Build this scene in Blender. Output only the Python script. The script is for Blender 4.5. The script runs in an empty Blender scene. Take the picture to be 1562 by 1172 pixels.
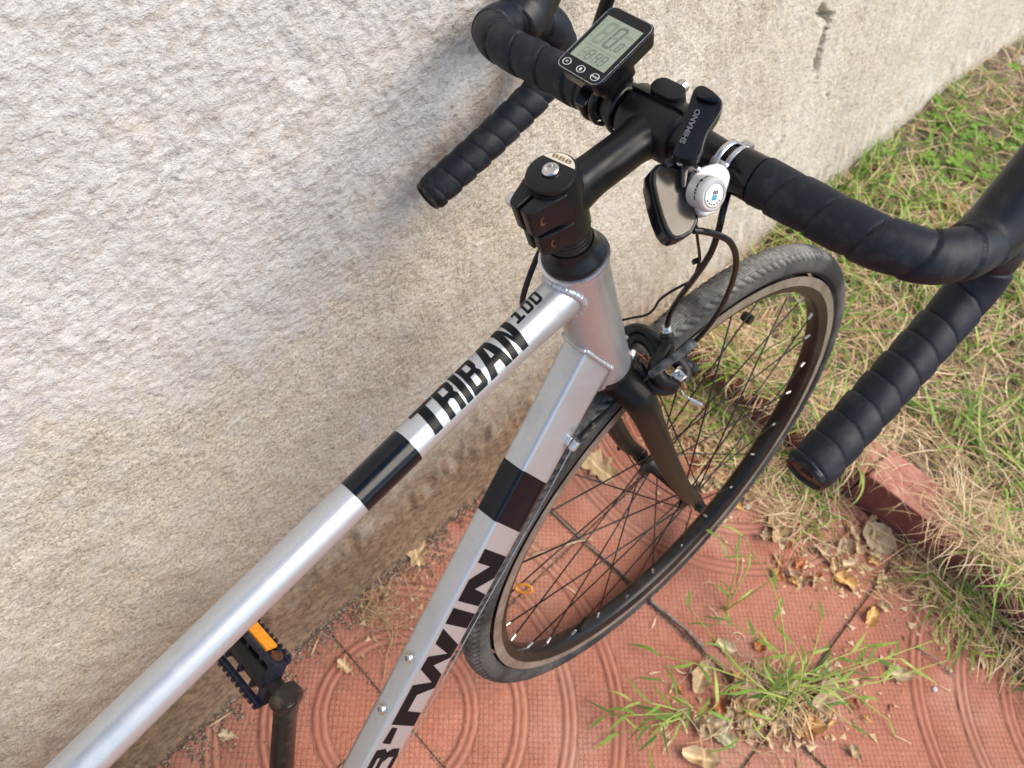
import bpy, bmesh, math, random
import numpy as np
from mathutils import Vector, Matrix
from math import radians as rad, sin, cos, pi

# ------------------------------------------------------------------ camera, world, sun, exposure
scene = bpy.context.scene
CAMP = np.array([-0.5589612324, -0.0629381586, 1.2238858016])
CAMR = np.array([[0.702817357, -0.702323684, 0.113089371],
                 [0.532544690, 0.624850691, 0.570927112],
                 [-0.471639604, -0.341032340, 0.813174659]])      # rows: right, up, back
FPX = 1174.2
cam_d = bpy.data.cameras.new("camera")
cam_d.sensor_width = 36.0
cam_d.lens = 36.0 * FPX / 1562.0
cam_d.clip_start = 0.02
cam_d.clip_end = 200
cam_d.dof.use_dof = True
cam_d.dof.focus_distance = 0.60
cam_d.dof.aperture_fstop = 11
cam = bpy.data.objects.new("camera", cam_d)
scene.collection.objects.link(cam)
cam.matrix_world = Matrix([[*CAMR[:, 0], CAMP[0]], [*CAMR[:, 1], CAMP[1]], [*CAMR[:, 2], CAMP[2]], [0, 0, 0, 1]])
scene.camera = cam

world = bpy.data.worlds.new("World")
scene.world = world
world.use_nodes = True
wt = world.node_tree
wt.nodes.clear()
sky = wt.nodes.new("ShaderNodeTexSky")
sky.sky_type = 'NISHITA'
sky.sun_disc = False
SUN_EL, SUN_AZ = rad(48), rad(-64)           # azimuth of the sun, counter-clockwise from +x
sky.sun_elevation = SUN_EL
sky.sun_rotation = pi / 2 - SUN_AZ
sky.air_density = 1.0
sky.dust_density = 0.4
sky.ozone_density = 2.2
bgn = wt.nodes.new("ShaderNodeBackground")
bgn.inputs['Strength'].default_value = 0.12
won = wt.nodes.new("ShaderNodeOutputWorld")
wt.links.new(sky.outputs[0], bgn.inputs[0])
wt.links.new(bgn.outputs[0], won.inputs[0])

sun_d = bpy.data.lights.new("sun", 'SUN')
sun_d.energy = 2.7
sun_d.angle = rad(50)
sun_d.color = (1.0, 0.89, 0.74)
sun = bpy.data.objects.new("sun", sun_d)
scene.collection.objects.link(sun)
sd = Vector((cos(SUN_EL) * cos(SUN_AZ), cos(SUN_EL) * sin(SUN_AZ), sin(SUN_EL)))
sun.rotation_euler = sd.to_track_quat('Z', 'Y').to_euler()
sun.location = sd * 5

scene.view_settings.view_transform = 'Standard'
scene.view_settings.look = 'None'
scene.view_settings.gamma = 1
scene.view_settings.use_curve_mapping = False
scene.view_settings.exposure = 0.70

# ------------------------------------------------------------------ small helpers
rng = random.Random(7)
nrs = np.random.RandomState(5)
COL = scene.collection


def link(o, parent=None, kind=None, label=None, cat=None, group=None):
    COL.objects.link(o)
    if parent is not None:
        o.parent = parent
    if kind: o['kind'] = kind
    if label: o['label'] = label
    if cat: o['category'] = cat
    if group: o['group'] = group
    return o


def mesh_from(name, V, Fc, mat=None, smooth=True):
    me = bpy.data.meshes.new(name)
    me.from_pydata([tuple(map(float, v)) for v in V], [], [tuple(f) for f in Fc])
    if mat is not None:
        me.materials.append(mat)
    if smooth:
        me.polygons.foreach_set('use_smooth', [True] * len(me.polygons))
    me.update()
    return me


def obj(name, V, Fc, mat=None, parent=None, smooth=True, **k):
    return link(bpy.data.objects.new(name, mesh_from(name, V, Fc, mat, smooth)), parent, **k)


def bmobj(name, bm, mat=None, parent=None, smooth=False, sharp=None, **k):
    me = bpy.data.meshes.new(name)
    bmesh.ops.recalc_face_normals(bm, faces=bm.faces)
    bm.to_mesh(me); bm.free()
    if mat is not None: me.materials.append(mat)
    if smooth:
        me.polygons.foreach_set('use_smooth', [True] * len(me.polygons))
        if sharp is not None:
            me.set_sharp_from_angle(angle=rad(sharp))
    me.update()
    return link(bpy.data.objects.new(name, me), parent, **k)


def npv(v): return np.array(v, float)


def catmull(P, n=8):
    P = [npv(p) for p in P]
    Q = [2 * P[0] - P[1]] + P + [2 * P[-1] - P[-2]]
    out = []
    for i in range(1, len(Q) - 2):
        a, b, c, d = Q[i - 1], Q[i], Q[i + 1], Q[i + 2]
        for k in range(n):
            t = k / n
            out.append(.5 * ((2 * b) + (c - a) * t + (2 * a - 5 * b + 4 * c - d) * t * t + (3 * b - a - 3 * c + d) * t ** 3))
    out.append(P[-1])
    return np.array(out)


def resample(P, step):
    P = np.asarray(P)
    s = np.concatenate([[0], np.cumsum(np.linalg.norm(np.diff(P, axis=0), axis=1))])
    n = max(2, int(round(s[-1] / step)) + 1)
    t = np.linspace(0, s[-1], n)
    return np.stack([np.interp(t, s, P[:, k]) for k in range(3)], 1), t


def sweep(P, rf, n=16, up=(0, 0, 1), caps=True, sec=None):
    """tube along P; rf(i, arc, theta array) -> radius array; sec scales the two frame axes"""
    P = np.asarray(P, float)
    m = len(P)
    T = np.gradient(P, axis=0)
    T /= np.linalg.norm(T, axis=1)[:, None]
    a = npv(up) - T[0] * (npv(up) @ T[0])
    if np.linalg.norm(a) < 1e-6: a = np.cross(T[0], [1, 0, 0])
    a /= np.linalg.norm(a)
    arc = np.concatenate([[0], np.cumsum(np.linalg.norm(np.diff(P, axis=0), axis=1))])
    th = np.arange(n) * 2 * pi / n
    V = []
    for i in range(m):
        a = a - T[i] * (a @ T[i]); a /= np.linalg.norm(a)
        b = np.cross(T[i], a)
        r = rf(i, arc[i], th) if callable(rf) else (rf if np.isscalar(rf) else rf[i]) * np.ones(n)
        sx, sy = (1, 1) if sec is None else (sec(i / (m - 1)) if callable(sec) else sec)
        V.append(P[i] + (r * np.cos(th))[:, None] * a * sx + (r * np.sin(th))[:, None] * b * sy)
    V = np.concatenate(V)
    Fc = [(i * n + j, i * n + (j + 1) % n, (i + 1) * n + (j + 1) % n, (i + 1) * n + j) for i in range(m - 1) for j in range(n)]
    if caps:
        Fc.append(tuple(range(n))[::-1]); Fc.append(tuple((m - 1) * n + j for j in range(n)))
    return V, Fc


class Acc:
    """collects pieces that belong to one mesh"""
    def __init__(s): s.V = []; s.F = []; s.n = 0
    def add(s, V, F):
        s.V.append(np.asarray(V, float)); s.F += [tuple(i + s.n for i in f) for f in F]; s.n += len(V); return s
    def tube(s, P, r, n=12, **k): return s.add(*sweep(P, r, n, **k))
    def make(s, name, mat, parent=None, smooth=True, sharp=40, **k):
        o = obj(name, np.concatenate(s.V), s.F, mat, parent, smooth, **k)
        if smooth and sharp: o.data.set_sharp_from_angle(angle=rad(sharp))
        return o


def lathe(prof, O, A, n=40, closed=False):
    """prof: list of (radius, height along A)"""
    O, A = npv(O), npv(A); A /= np.linalg.norm(A)
    a = np.cross(A, [0.3, 1, 0.1]); a /= np.linalg.norm(a); b = np.cross(A, a)
    th = np.arange(n) * 2 * pi / n
    V = np.concatenate([O + A * h + r * (np.cos(th)[:, None] * a + np.sin(th)[:, None] * b) for r, h in prof])
    m = len(prof)
    F = [(i * n + j, i * n + (j + 1) % n, (i + 1) * n + (j + 1) % n, (i + 1) * n + j) for i in range(m - 1) for j in range(n)]
    if not closed:
        F.append(tuple(range(n))[::-1]); F.append(tuple((m - 1) * n + j for j in range(n)))
    return V, F


def prism_bm(poly, O, X, Y, Z, th, bev=0.0, seg=2, taper=1.0):
    """poly (x,y) in the plane O,X,Y; thickness th towards -Z"""
    O, X, Y, Z = map(npv, (O, X, Y, Z))
    bm = bmesh.new()
    c = np.mean(np.array(poly), axis=0)
    top = [bm.verts.new(O + X * x + Y * y) for x, y in poly]
    bot = [bm.verts.new(O + X * (c[0] + (x - c[0]) * taper) + Y * (c[1] + (y - c[1]) * taper) - Z * th) for x, y in poly]
    bm.faces.new(top); bm.faces.new(bot[::-1])
    n = len(poly)
    for i in range(n): bm.faces.new((top[i], bot[i], bot[(i + 1) % n], top[(i + 1) % n]))
    if bev > 0:
        bmesh.ops.recalc_face_normals(bm, faces=bm.faces)
        bmesh.ops.bevel(bm, geom=list(bm.edges), offset=bev, segments=seg, profile=.6, affect='EDGES', clamp_overlap=True)
    return bm


def rrect(w, h, r, n=5):
    out = []
    for cx, cy, a0 in ((w / 2 - r, h / 2 - r, 0), (-w / 2 + r, h / 2 - r, 90), (-w / 2 + r, -h / 2 + r, 180), (w / 2 - r, -h / 2 + r, 270)):
        for k in range(n + 1):
            a = rad(a0 + 90 * k / n); out.append((cx + r * cos(a), cy + r * sin(a)))
    return out


# ------------------------------------------------------------------ materials
class NT:
    def __init__(s, name):
        s.m = bpy.data.materials.new(name); s.m.use_nodes = True
        s.t = s.m.node_tree; s.t.nodes.clear()
        s.out = s.t.nodes.new('ShaderNodeOutputMaterial')
        s.b = s.t.nodes.new('ShaderNodeBsdfPrincipled')
        s.t.links.new(s.b.outputs[0], s.out.inputs[0])
    def n(s, typ, **k):
        x = s.t.nodes.new('ShaderNode' + typ)
        for a, v in k.items():
            if a.startswith('_'): setattr(x, a[1:], v)
        return x
    def l(s, a, b): s.t.links.new(a, b)
    def coord(s, which='Object', scale=(1, 1, 1), rot=(0, 0, 0)):
        c = s.n('TexCoord'); m = s.n('Mapping'); s.l(c.outputs[which], m.inputs[0])
        m.inputs['Scale'].default_value = scale; m.inputs['Rotation'].default_value = rot
        return m.outputs[0]
    def noise(s, v, sc, det=4, rough=.55):
        x = s.n('TexNoise'); s.l(v, x.inputs['Vector']); x.inputs['Scale'].default_value = sc
        x.inputs['Detail'].default_value = det; x.inputs['Roughness'].default_value = rough
        return x.outputs[0]
    def ramp(s, v, stops):
        x = s.n('ValToRGB'); s.l(v, x.inputs[0]); e = x.color_ramp.elements
        while len(e) < len(stops): e.new(.5)
        for i, (p, c) in enumerate(stops):
            e[i].position = p; e[i].color = (c, c, c, 1) if np.isscalar(c) else (*c, 1)
        return x.outputs[0]
    def mix(s, f, a, b, mode='MIX'):
        x = s.n('Mix', _data_type='RGBA', _blend_type=mode)
        for sock, v in ((x.inputs[0], f), (x.inputs[6], a), (x.inputs[7], b)):
            if hasattr(v, 'links'): s.l(v, sock)
            elif np.isscalar(v): sock.default_value = v
            else: sock.default_value = (*v, 1)
        return x.outputs[2]
    def math(s, op, a, b=0.0, c=0.0):
        x = s.n('Math', _operation=op)
        for sock, v in zip(x.inputs, (a, b, c)):
            if hasattr(v, 'links'): s.l(v, sock)
            else: sock.default_value = v
        return x.outputs[0]
    def bump(s, h, strength, dist, prev=None):
        x = s.n('Bump'); s.l(h, x.inputs['Height']); x.inputs['Strength'].default_value = strength
        x.inputs['Distance'].default_value = dist
        if prev is not None: s.l(prev, x.inputs['Normal'])
        return x.outputs[0]
    def set(s, **k):
        names = dict(col='Base Color', rough='Roughness', metal='Metallic', normal='Normal', spec='Specular IOR Level', coat='Coat Weight', coatr='Coat Roughness', trans='Transmission Weight', ior='IOR', sub='Subsurface Weight', sheen='Sheen Weight')
        for a, v in k.items():
            i = s.b.inputs[names[a]]
            if hasattr(v, 'links'): s.l(v, i)
            elif a == 'col': i.default_value = (*v, 1)
            else: i.default_value = v
        return s.m


def simple(name, col, rough=.5, metal=0., bumps=None, var=.12, vs=60, **k):
    m = NT(name); c = m.coord()
    nz = m.noise(c, vs, 5, .6)
    cc = m.mix(m.ramp(nz, [(.3, 0), (.7, 1)]), [x * (1 - var) for x in col], [min(1, x * (1 + var)) for x in col])
    rr = m.ramp(m.noise(c, vs * 1.7, 3), [(.3, max(0, rough - .07)), (.7, min(1, rough + .07))])
    if bumps:
        k['normal'] = m.bump(m.noise(c, bumps[0], 3), bumps[1], bumps[2])
    return m.set(col=cc, rough=rr, metal=metal, **k)


def mat_wall():
    m = NT('rough_render'); c = m.coord()
    at = m.n('Attribute'); at.attribute_name = 'limewash'
    dt = m.n('Attribute'); dt.attribute_name = 'soil'  # brown foot: dirt stain, with shade and ground bounce put into the colour
    cs = m.coord(scale=(.72, 1, 1.15), rot=(0, rad(14), 0))
    grain = m.noise(c, 330, 3, .75)
    g2 = m.noise(cs, 95, 6, .66)
    g3 = m.noise(c, 7, 6, .62)
    g4 = m.noise(cs, 34, 5, .65)
    sandy = m.mix(m.ramp(g3, [(.34, 0), (.66, 1)]), (.66, .585, .465), (.79, .735, .62))
    sandy = m.mix(m.ramp(g4, [(.5, 0), (.75, .5)]), sandy, (.60, .50, .36))
    sandy = m.mix(m.ramp(grain, [(.36, .62), (.52, 0)]), sandy, (.17, .13, .09))
    sandy = m.mix(m.ramp(grain, [(.55, 0), (.68, .6)]), sandy, (.86, .81, .70))
    sandy = m.mix(m.ramp(m.noise(c, 75, 5, .75), [(.645, 0), (.69, .75)]), sandy, (.16, .125, .09))
    lime = m.mix(m.ramp(g3, [(.34, 0), (.66, 1)]), (.62, .605, .58), (.72, .71, .69))
    lime = m.mix(m.ramp(g2, [(.40, .45), (.50, 0)]), lime, (.50, .44, .37))
    lime = m.mix(m.ramp(g4, [(.58, 0), (.75, .5)]), lime, (.60, .49, .36))
    lime = m.mix(m.ramp(m.noise(c, 23, 3, .6), [(.70, 0), (.76, .4)]), lime, (.52, .30, .21))
    col = m.mix(at.outputs['Fac'], sandy, lime)
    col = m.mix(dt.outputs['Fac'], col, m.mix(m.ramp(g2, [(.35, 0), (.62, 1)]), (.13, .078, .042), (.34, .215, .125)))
    ck = m.n('Attribute'); ck.attribute_name = 'crack'
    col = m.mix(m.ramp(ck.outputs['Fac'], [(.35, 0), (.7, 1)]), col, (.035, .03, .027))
    h = m.math('ADD', m.math('MULTIPLY', grain, .35), m.math('MULTIPLY', g2, 1.0))
    nb = m.bump(h, 1.0, .0060)
    return m.set(col=col, rough=.93, normal=nb, spec=.2)


def mat_tile():
    m = NT('embossed_red_concrete'); c = m.coord()
    sep = m.n('SeparateXYZ'); m.l(c, sep.inputs[0])
    x, y = sep.outputs[0], sep.outputs[1]
    r = m.math('SQRT', m.math('ADD', m.math('MULTIPLY', x, x), m.math('MULTIPLY', y, y)))
    K = pi / .0078
    u_ = m.math('MULTIPLY', m.math('ADD', x, y), K * .74)
    v_ = m.math('MULTIPLY', m.math('SUBTRACT', y, x), K * .74)
    wob = m.math('MULTIPLY', m.math('SUBTRACT', m.noise(c, 60, 3, .6), .5), 2.2)
    net = m.math('MULTIPLY', m.math('SINE', m.math('ADD', u_, wob)), m.math('SINE', m.math('SUBTRACT', v_, wob)))
    net = m.math('ABSOLUTE', net)
    pit = m.ramp(net, [(.0, 0), (.38, 1)])
    band = None
    for a in (.100, .175, .250, .325):
        b_ = m.math('MULTIPLY', m.math('GREATER_THAN', r, a - .003), m.math('LESS_THAN', r, a + .021))
        band = b_ if band is None else m.math('MAXIMUM', band, b_)
    n1 = m.noise(c, 14, 6, .62); n2 = m.noise(c, 130, 5, .7)
    oi = m.n('ObjectInfo')
    base = m.mix(m.ramp(n1, [(.3, 0), (.7, 1)]), (.46, .180, .118), (.575, .27, .195))
    base = m.mix(m.math('MULTIPLY', oi.outputs['Random'], .6), base, (.44, .165, .10))
    base = m.mix(m.ramp(n2, [(.42, 0), (.72, .55)]), base, (.36, .125, .08))
    base = m.mix(m.ramp(m.noise(c, 38, 6, .7), [(.60, 0), (.8, .55)]), base, (.60, .42, .30))
    base = m.mix(m.ramp(m.noise(c, 5, 5, .6), [(.45, 0), (.7, .5)]), base, (.58, .36, .27))
    notband = m.math('SUBTRACT', 1.0, band)
    dirt = m.math('MULTIPLY', m.math('SUBTRACT', 1.0, pit), notband)
    wear = m.ramp(m.noise(c, 26, 4, .6), [(.38, .15), (.62, .85)])
    base = m.mix(m.math('MULTIPLY', dirt, m.math('MULTIPLY', wear, .52)), base, (.17, .08, .05))
    stain = m.ramp(m.noise(m.coord('Generated'), 2.3, 6, .65), [(.48, 0), (.68, .55)])
    base = m.mix(stain, base, (.27, .125, .085))
    spk = m.ramp(m.noise(c, 300, 2, .6), [(.68, 0), (.74, .7)])
    base = m.mix(spk, base, (.10, .06, .045))
    edge = m.n('Attribute'); edge.attribute_name = 'groove'
    base = m.mix(edge.outputs['Fac'], base, (.13, .07, .05))
    h = m.math('MULTIPLY', m.math('MULTIPLY', pit, notband), m.ramp(m.noise(c, 60, 3), [(.3, .3), (.6, 1)]))
    nb = m.bump(h, .8, .0012)
    nb = m.bump(n2, .35, .0008, nb)
    return m.set(col=base, rough=.86, normal=nb, spec=.3)


def mat_dusty(name, base, dust, lo, hi, sc=35, rough=.7, amt=1.0, bump=None, **k):
    m = NT(name); c = m.coord()
    nz = m.math('MULTIPLY', m.ramp(m.noise(c, sc, 6, .68), [(lo, 0), (hi, 1)]), amt)
    if bump: k['normal'] = m.bump(m.noise(c, bump[0], 3, .6), bump[1], bump[2])
    return m.set(col=m.mix(nz, base, dust), rough=rough, **k)


def mat_tyre():
    m = NT('dusty_tyre_rubber'); c = m.coord()
    tr = m.n('Attribute'); tr.attribute_name = 'tread'
    n1 = m.noise(c, 9, 6, .65); n2 = m.noise(c, 240, 4, .7)
    dust = m.math('MULTIPLY', m.ramp(n1, [(.42, .05), (.62, 1)]), m.math('ADD', m.math('MULTIPLY', tr.outputs['Fac'], .85), .12))
    dust = m.math('MULTIPLY', dust, m.ramp(n2, [(.3, .45), (.6, 1)]))
    col = m.mix(dust, (.018, .018, .018), (.46, .44, .40))
    kn = m.n('Attribute'); kn.attribute_name = 'cut'
    col = m.mix(m.math('MULTIPLY', kn.outputs['Fac'], .7), col, (.018, .018, .018))
    return m.set(col=col, rough=.82, normal=m.bump(n2, .4, .0006), spec=.35)


def mat_silver():
    m = NT('silver_metallic_paint'); c = m.coord()
    fl = m.noise(c, 2600, 1, .5)
    col = m.mix(m.ramp(fl, [(.35, 0), (.65, 1)]), (.50, .52, .535), (.62, .64, .655))
    sc_ = m.ramp(m.noise(m.coord(scale=(1, 3, 9)), 55, 7, .75), [(.735, 0), (.75, .75)])
    col = m.mix(sc_, col, (.22, .21, .20))
    dus = m.ramp(m.noise(c, 24, 6, .75), [(.50, 0), (.78, .35)])
    col = m.mix(dus, col, (.36, .33, .29))
    return m.set(col=col, rough=m.math('ADD', .37, m.math('MULTIPLY', dus, .8)), metal=.72, coat=.35, coatr=.14, normal=m.bump(fl, .06, .0002))


def mat_leaf(name, a, b, veins=True):
    m = NT(name); c = m.coord()
    oi = m.n('ObjectInfo')
    n1 = m.noise(c, 45, 5, .65)
    col = m.mix(m.ramp(n1, [(.3, 0), (.7, 1)]), a, b)
    col = m.mix(m.ramp(m.noise(c, 160, 4, .7), [(.6, 0), (.75, .6)]), col, [x * .35 for x in a])
    sp = m.n('SeparateXYZ'); m.l(c, sp.inputs[0]); ay = m.math('ABSOLUTE', sp.outputs[1])
    rib = m.ramp(ay, [(.0004, 1), (.0012, 0)])
    ven = m.ramp(m.math('ABSOLUTE', m.math('SINE', m.math('MULTIPLY', m.math('SUBTRACT', sp.outputs[0], m.math('MULTIPLY', ay, .9)), 620))), [(.0, 1), (.16, 0)])
    vv = m.math('MAXIMUM', rib, m.math('MULTIPLY', ven, .55))
    col = m.mix(vv, col, [min(1, x * 1.35 + .04) for x in b])
    return m.set(col=col, rough=.75, normal=m.bump(vv, .4, .0008, m.bump(n1, .5, .002)), spec=.2)


def mat_blade(name, stops):
    m = NT(name)
    at = m.n('Attribute'); at.attribute_name = 'tone'
    col = m.ramp(at.outputs['Fac'], stops)
    c = m.coord(); col = m.mix(m.ramp(m.noise(c, 120, 3), [(.35, 0), (.7, .35)]), col, (.12, .09, .04))
    return m.set(col=col, rough=.6, spec=.3)


def mat_soil():
    m = NT('dry_sandy_soil'); c = m.coord()
    n1 = m.noise(c, 11, 6, .65); n2 = m.noise(c, 180, 4, .7)
    col = m.mix(m.ramp(n1, [(.3, 0), (.7, 1)]), (.13, .095, .065), (.33, .27, .20))
    col = m.mix(m.ramp(n2, [(.55, 0), (.7, .7)]), col, (.50, .45, .38))
    return m.set(col=col, rough=.95, normal=m.bump(n2, .7, .004))


M_WALL = mat_wall(); M_TILE = mat_tile(); M_TYRE = mat_tyre(); M_SIL = mat_silver(); M_SOIL = mat_soil()
M_MORTAR = simple('gritty_joint_sand', (.24, .17, .125), .95, bumps=(250, .8, .003), var=.45, vs=160)
M_BRICK = mat_dusty('light_red_kerb', (.40, .13, .095), (.62, .33, .25), .4, .7, 22, .8, bump=(120, .4, .002))
M_KSIDE = mat_dusty('dark_red_kerb', (.20, .055, .045), (.28, .10, .075), .4, .7, 22, .75, bump=(120, .3, .002))
M_TAPE = mat_dusty('black_foam_bar_tape', (.006, .009, .016), (.06, .058, .058), .5, .9, 60, .52, bump=(1300, .3, .0006), spec=.32)
M_HOOD = mat_dusty('black_rubber_hood', (.010, .011, .014), (.055, .05, .048), .5, .9, 50, .42, bump=(700, .1, .0005), spec=.42)
M_BLACK = simple('satin_black_alloy', (.006, .0065, .008), .34, .0, var=.2, vs=40, spec=.36)
M_MATT = mat_dusty('dusty_black_alloy', (.010, .010, .010), (.12, .095, .075), .5, .9, 60, .42, .6, spec=.36)
M_FORK = mat_dusty('black_fork_paint', (.010, .009, .008), (.05, .04, .035), .5, .95, 30, .34, .2, spec=.25)
M_GLOSS = simple('gloss_black_decal', (.003, .004, .007), .16, .0, var=.2, spec=.38)
M_DECAL = simple('black_letter_decal', (.004, .005, .007), .34, .0, var=.2, spec=.22)
M_STEEL = simple('zinc_steel', (.62, .61, .59), .28, 1., var=.15, vs=200)
M_CHROME = mat_dusty('smoked_chrome', (.075, .072, .065), (.06, .045, .03), .45, .8, 40, .20, metal=.45)
M_ALU = simple('satin_aluminium', (.68, .69, .71), .34, .9, var=.1, vs=200)
M_WHITE = simple('white_print', (.78, .77, .74), .5, var=.05)
M_RIM = mat_dusty('dusty_black_rim', (.011, .010, .010), (.10, .075, .06), .5, .9, 18, .34, .6, spec=.4)
M_TRACK = mat_dusty('worn_brake_track', (.34, .30, .25), (.17, .13, .10), .4, .7, 30, .45, metal=.45)
M_SPOKE = simple('black_spoke_steel', (.018, .018, .018), .35, .3)
M_CABLE = simple('black_cable_housing', (.008, .008, .009), .32, var=.2, spec=.4)
M_SLEEVE = mat_dusty('dusty_rubber_sleeve', (.03, .035, .04), (.20, .21, .21), .4, .7, 120, .75)
M_BRASS = simple('copper_spring', (.42, .20, .10), .35, .9)
M_PLAST = simple('black_plastic', (.006, .006, .007), .28, var=.2, spec=.38)
M_BLUE = mat_dusty('blue_black_pedal_plastic', (.006, .010, .026), (.06, .06, .06), .5, .85, 70, .5, .8)
M_CRANK = mat_dusty('scuffed_crank_arm', (.022, .019, .016), (.17, .13, .09), .5, .8, 60, .33, .7, metal=.3)
M_ORANGE = simple('orange_reflector', (.85, .30, .015), .3, bumps=(700, .9, .001), var=.25, vs=300, spec=.6)
M_LCD = simple('grey_green_lcd', (.31, .36, .27), .12, var=.03, vs=20, spec=.8)
M_SEG = simple('lcd_segment', (.17, .20, .16), .2, var=.02)
M_GHOST = simple('lcd_ghost_segment', (.24, .285, .215), .2, var=.02)
M_CAPSTRIP = simple('cream_cap_print', (.74, .68, .54), .35, var=.04)
M_BROWN = simple('brown_print', (.20, .13, .06), .5)
M_DIAL = simple('pale_grey_dial', (.60, .59, .58), .35, metal=.25, var=.06)
M_AQUA = simple('teal_print', (.07, .34, .45), .4)
M_RUST = simple('rusty_bolt', (.14, .065, .035), .55, .6, var=.4, vs=200)
M_LEAF = [mat_leaf('dry_leaf_tan', (.40, .27, .13), (.60, .44, .26)), mat_leaf('dry_leaf_ochre', (.50, .25, .07), (.66, .40, .16)),
          mat_leaf('dry_leaf_pale', (.40, .29, .17), (.60, .47, .31)), mat_leaf('leaf_greygreen', (.24, .23, .12), (.42, .39, .24)),
          mat_leaf('dry_leaf_russet', (.26, .08, .03), (.42, .16, .06))]
M_GREEN = mat_blade('green_blade', [(0, (.045, .14, .015)), (.5, (.17, .34, .035)), (1, (.46, .55, .13))])
M_STRAW = mat_blade('straw_blade', [(0, (.24, .12, .055)), (.4, (.62, .41, .21)), (1, (.88, .72, .47))])
M_GRIT = mat_blade('grit', [(0, (.12, .08, .055)), (.5, (.38, .28, .20)), (1, (.68, .60, .50))])
M_TWIG = simple('grey_twig', (.24, .20, .17), .85, bumps=(400, .6, .002), var=.5, vs=200)

# ------------------------------------------------------------------ value-noise fields for the relief
def field(n, lo, hi, seed, ax=1.0):
    """periodic band-passed noise on an n x n grid covering 2.048 m; lo..hi wavelengths in metres"""
    r = np.random.RandomState(seed).randn(n, n)
    f = np.fft.fftfreq(n, 2.048 / n)
    fx, fy = np.meshgrid(f / ax, f, indexing='ij')
    k = np.hypot(fx, fy)
    w = np.exp(-(k * lo) ** 2 * .5) * (1 - np.exp(-(k * hi) ** 2))
    o = np.real(np.fft.ifft2(np.fft.fft2(r) * w))
    return o / o.std()


def samp(fd, x, z):
    n = fd.shape[0]; g = 2.048 / n
    a = (x / g) % n; b = (z / g) % n
    i = np.floor(a).astype(int); j = np.floor(b).astype(int); fa = a - i; fb = b - j
    i %= n; j %= n; i1 = (i + 1) % n; j1 = (j + 1) % n
    return fd[i, j] * (1 - fa) * (1 - fb) + fd[i1, j] * fa * (1 - fb) + fd[i, j1] * (1 - fa) * fb + fd[i1, j1] * fa * fb


FINE = field(1536, .0015, .007, 11, 1.8); MID = field(1024, .010, .045, 12, 2.2); BIG = field(512, .06, .3, 13, 1.8)
PITS = field(1024, .0016, .005, 14)


def seg_dist(X, Z, P):
    d = np.full(X.shape, 9.)
    for (x0, z0), (x1, z1) in zip(P[:-1], P[1:]):
        dx, dz = x1 - x0, z1 - z0
        t = np.clip(((X - x0) * dx + (Z - z0) * dz) / (dx * dx + dz * dz), 0, 1)
        d = np.minimum(d, np.hypot(X - x0 - t * dx, Z - z0 - t * dz))
    return d


def smooth01(v, a, b):
    t = np.clip((v - a) / (b - a), 0, 1)
    return t * t * (3 - 2 * t)


def wall_y(X, Z):
    base = .338 + .07 * Z + .004 * np.clip(X + .3, -1, 4)
    base = base - .10 * smooth01(X, 1.75, 2.9)
    foot = .014 * np.exp(-np.clip(Z, 0, 9) / .035) + .010 * smooth01(.16 + .02 * samp(BIG, X, Z * 0), Z, Z + .05)
    return base - foot


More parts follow.
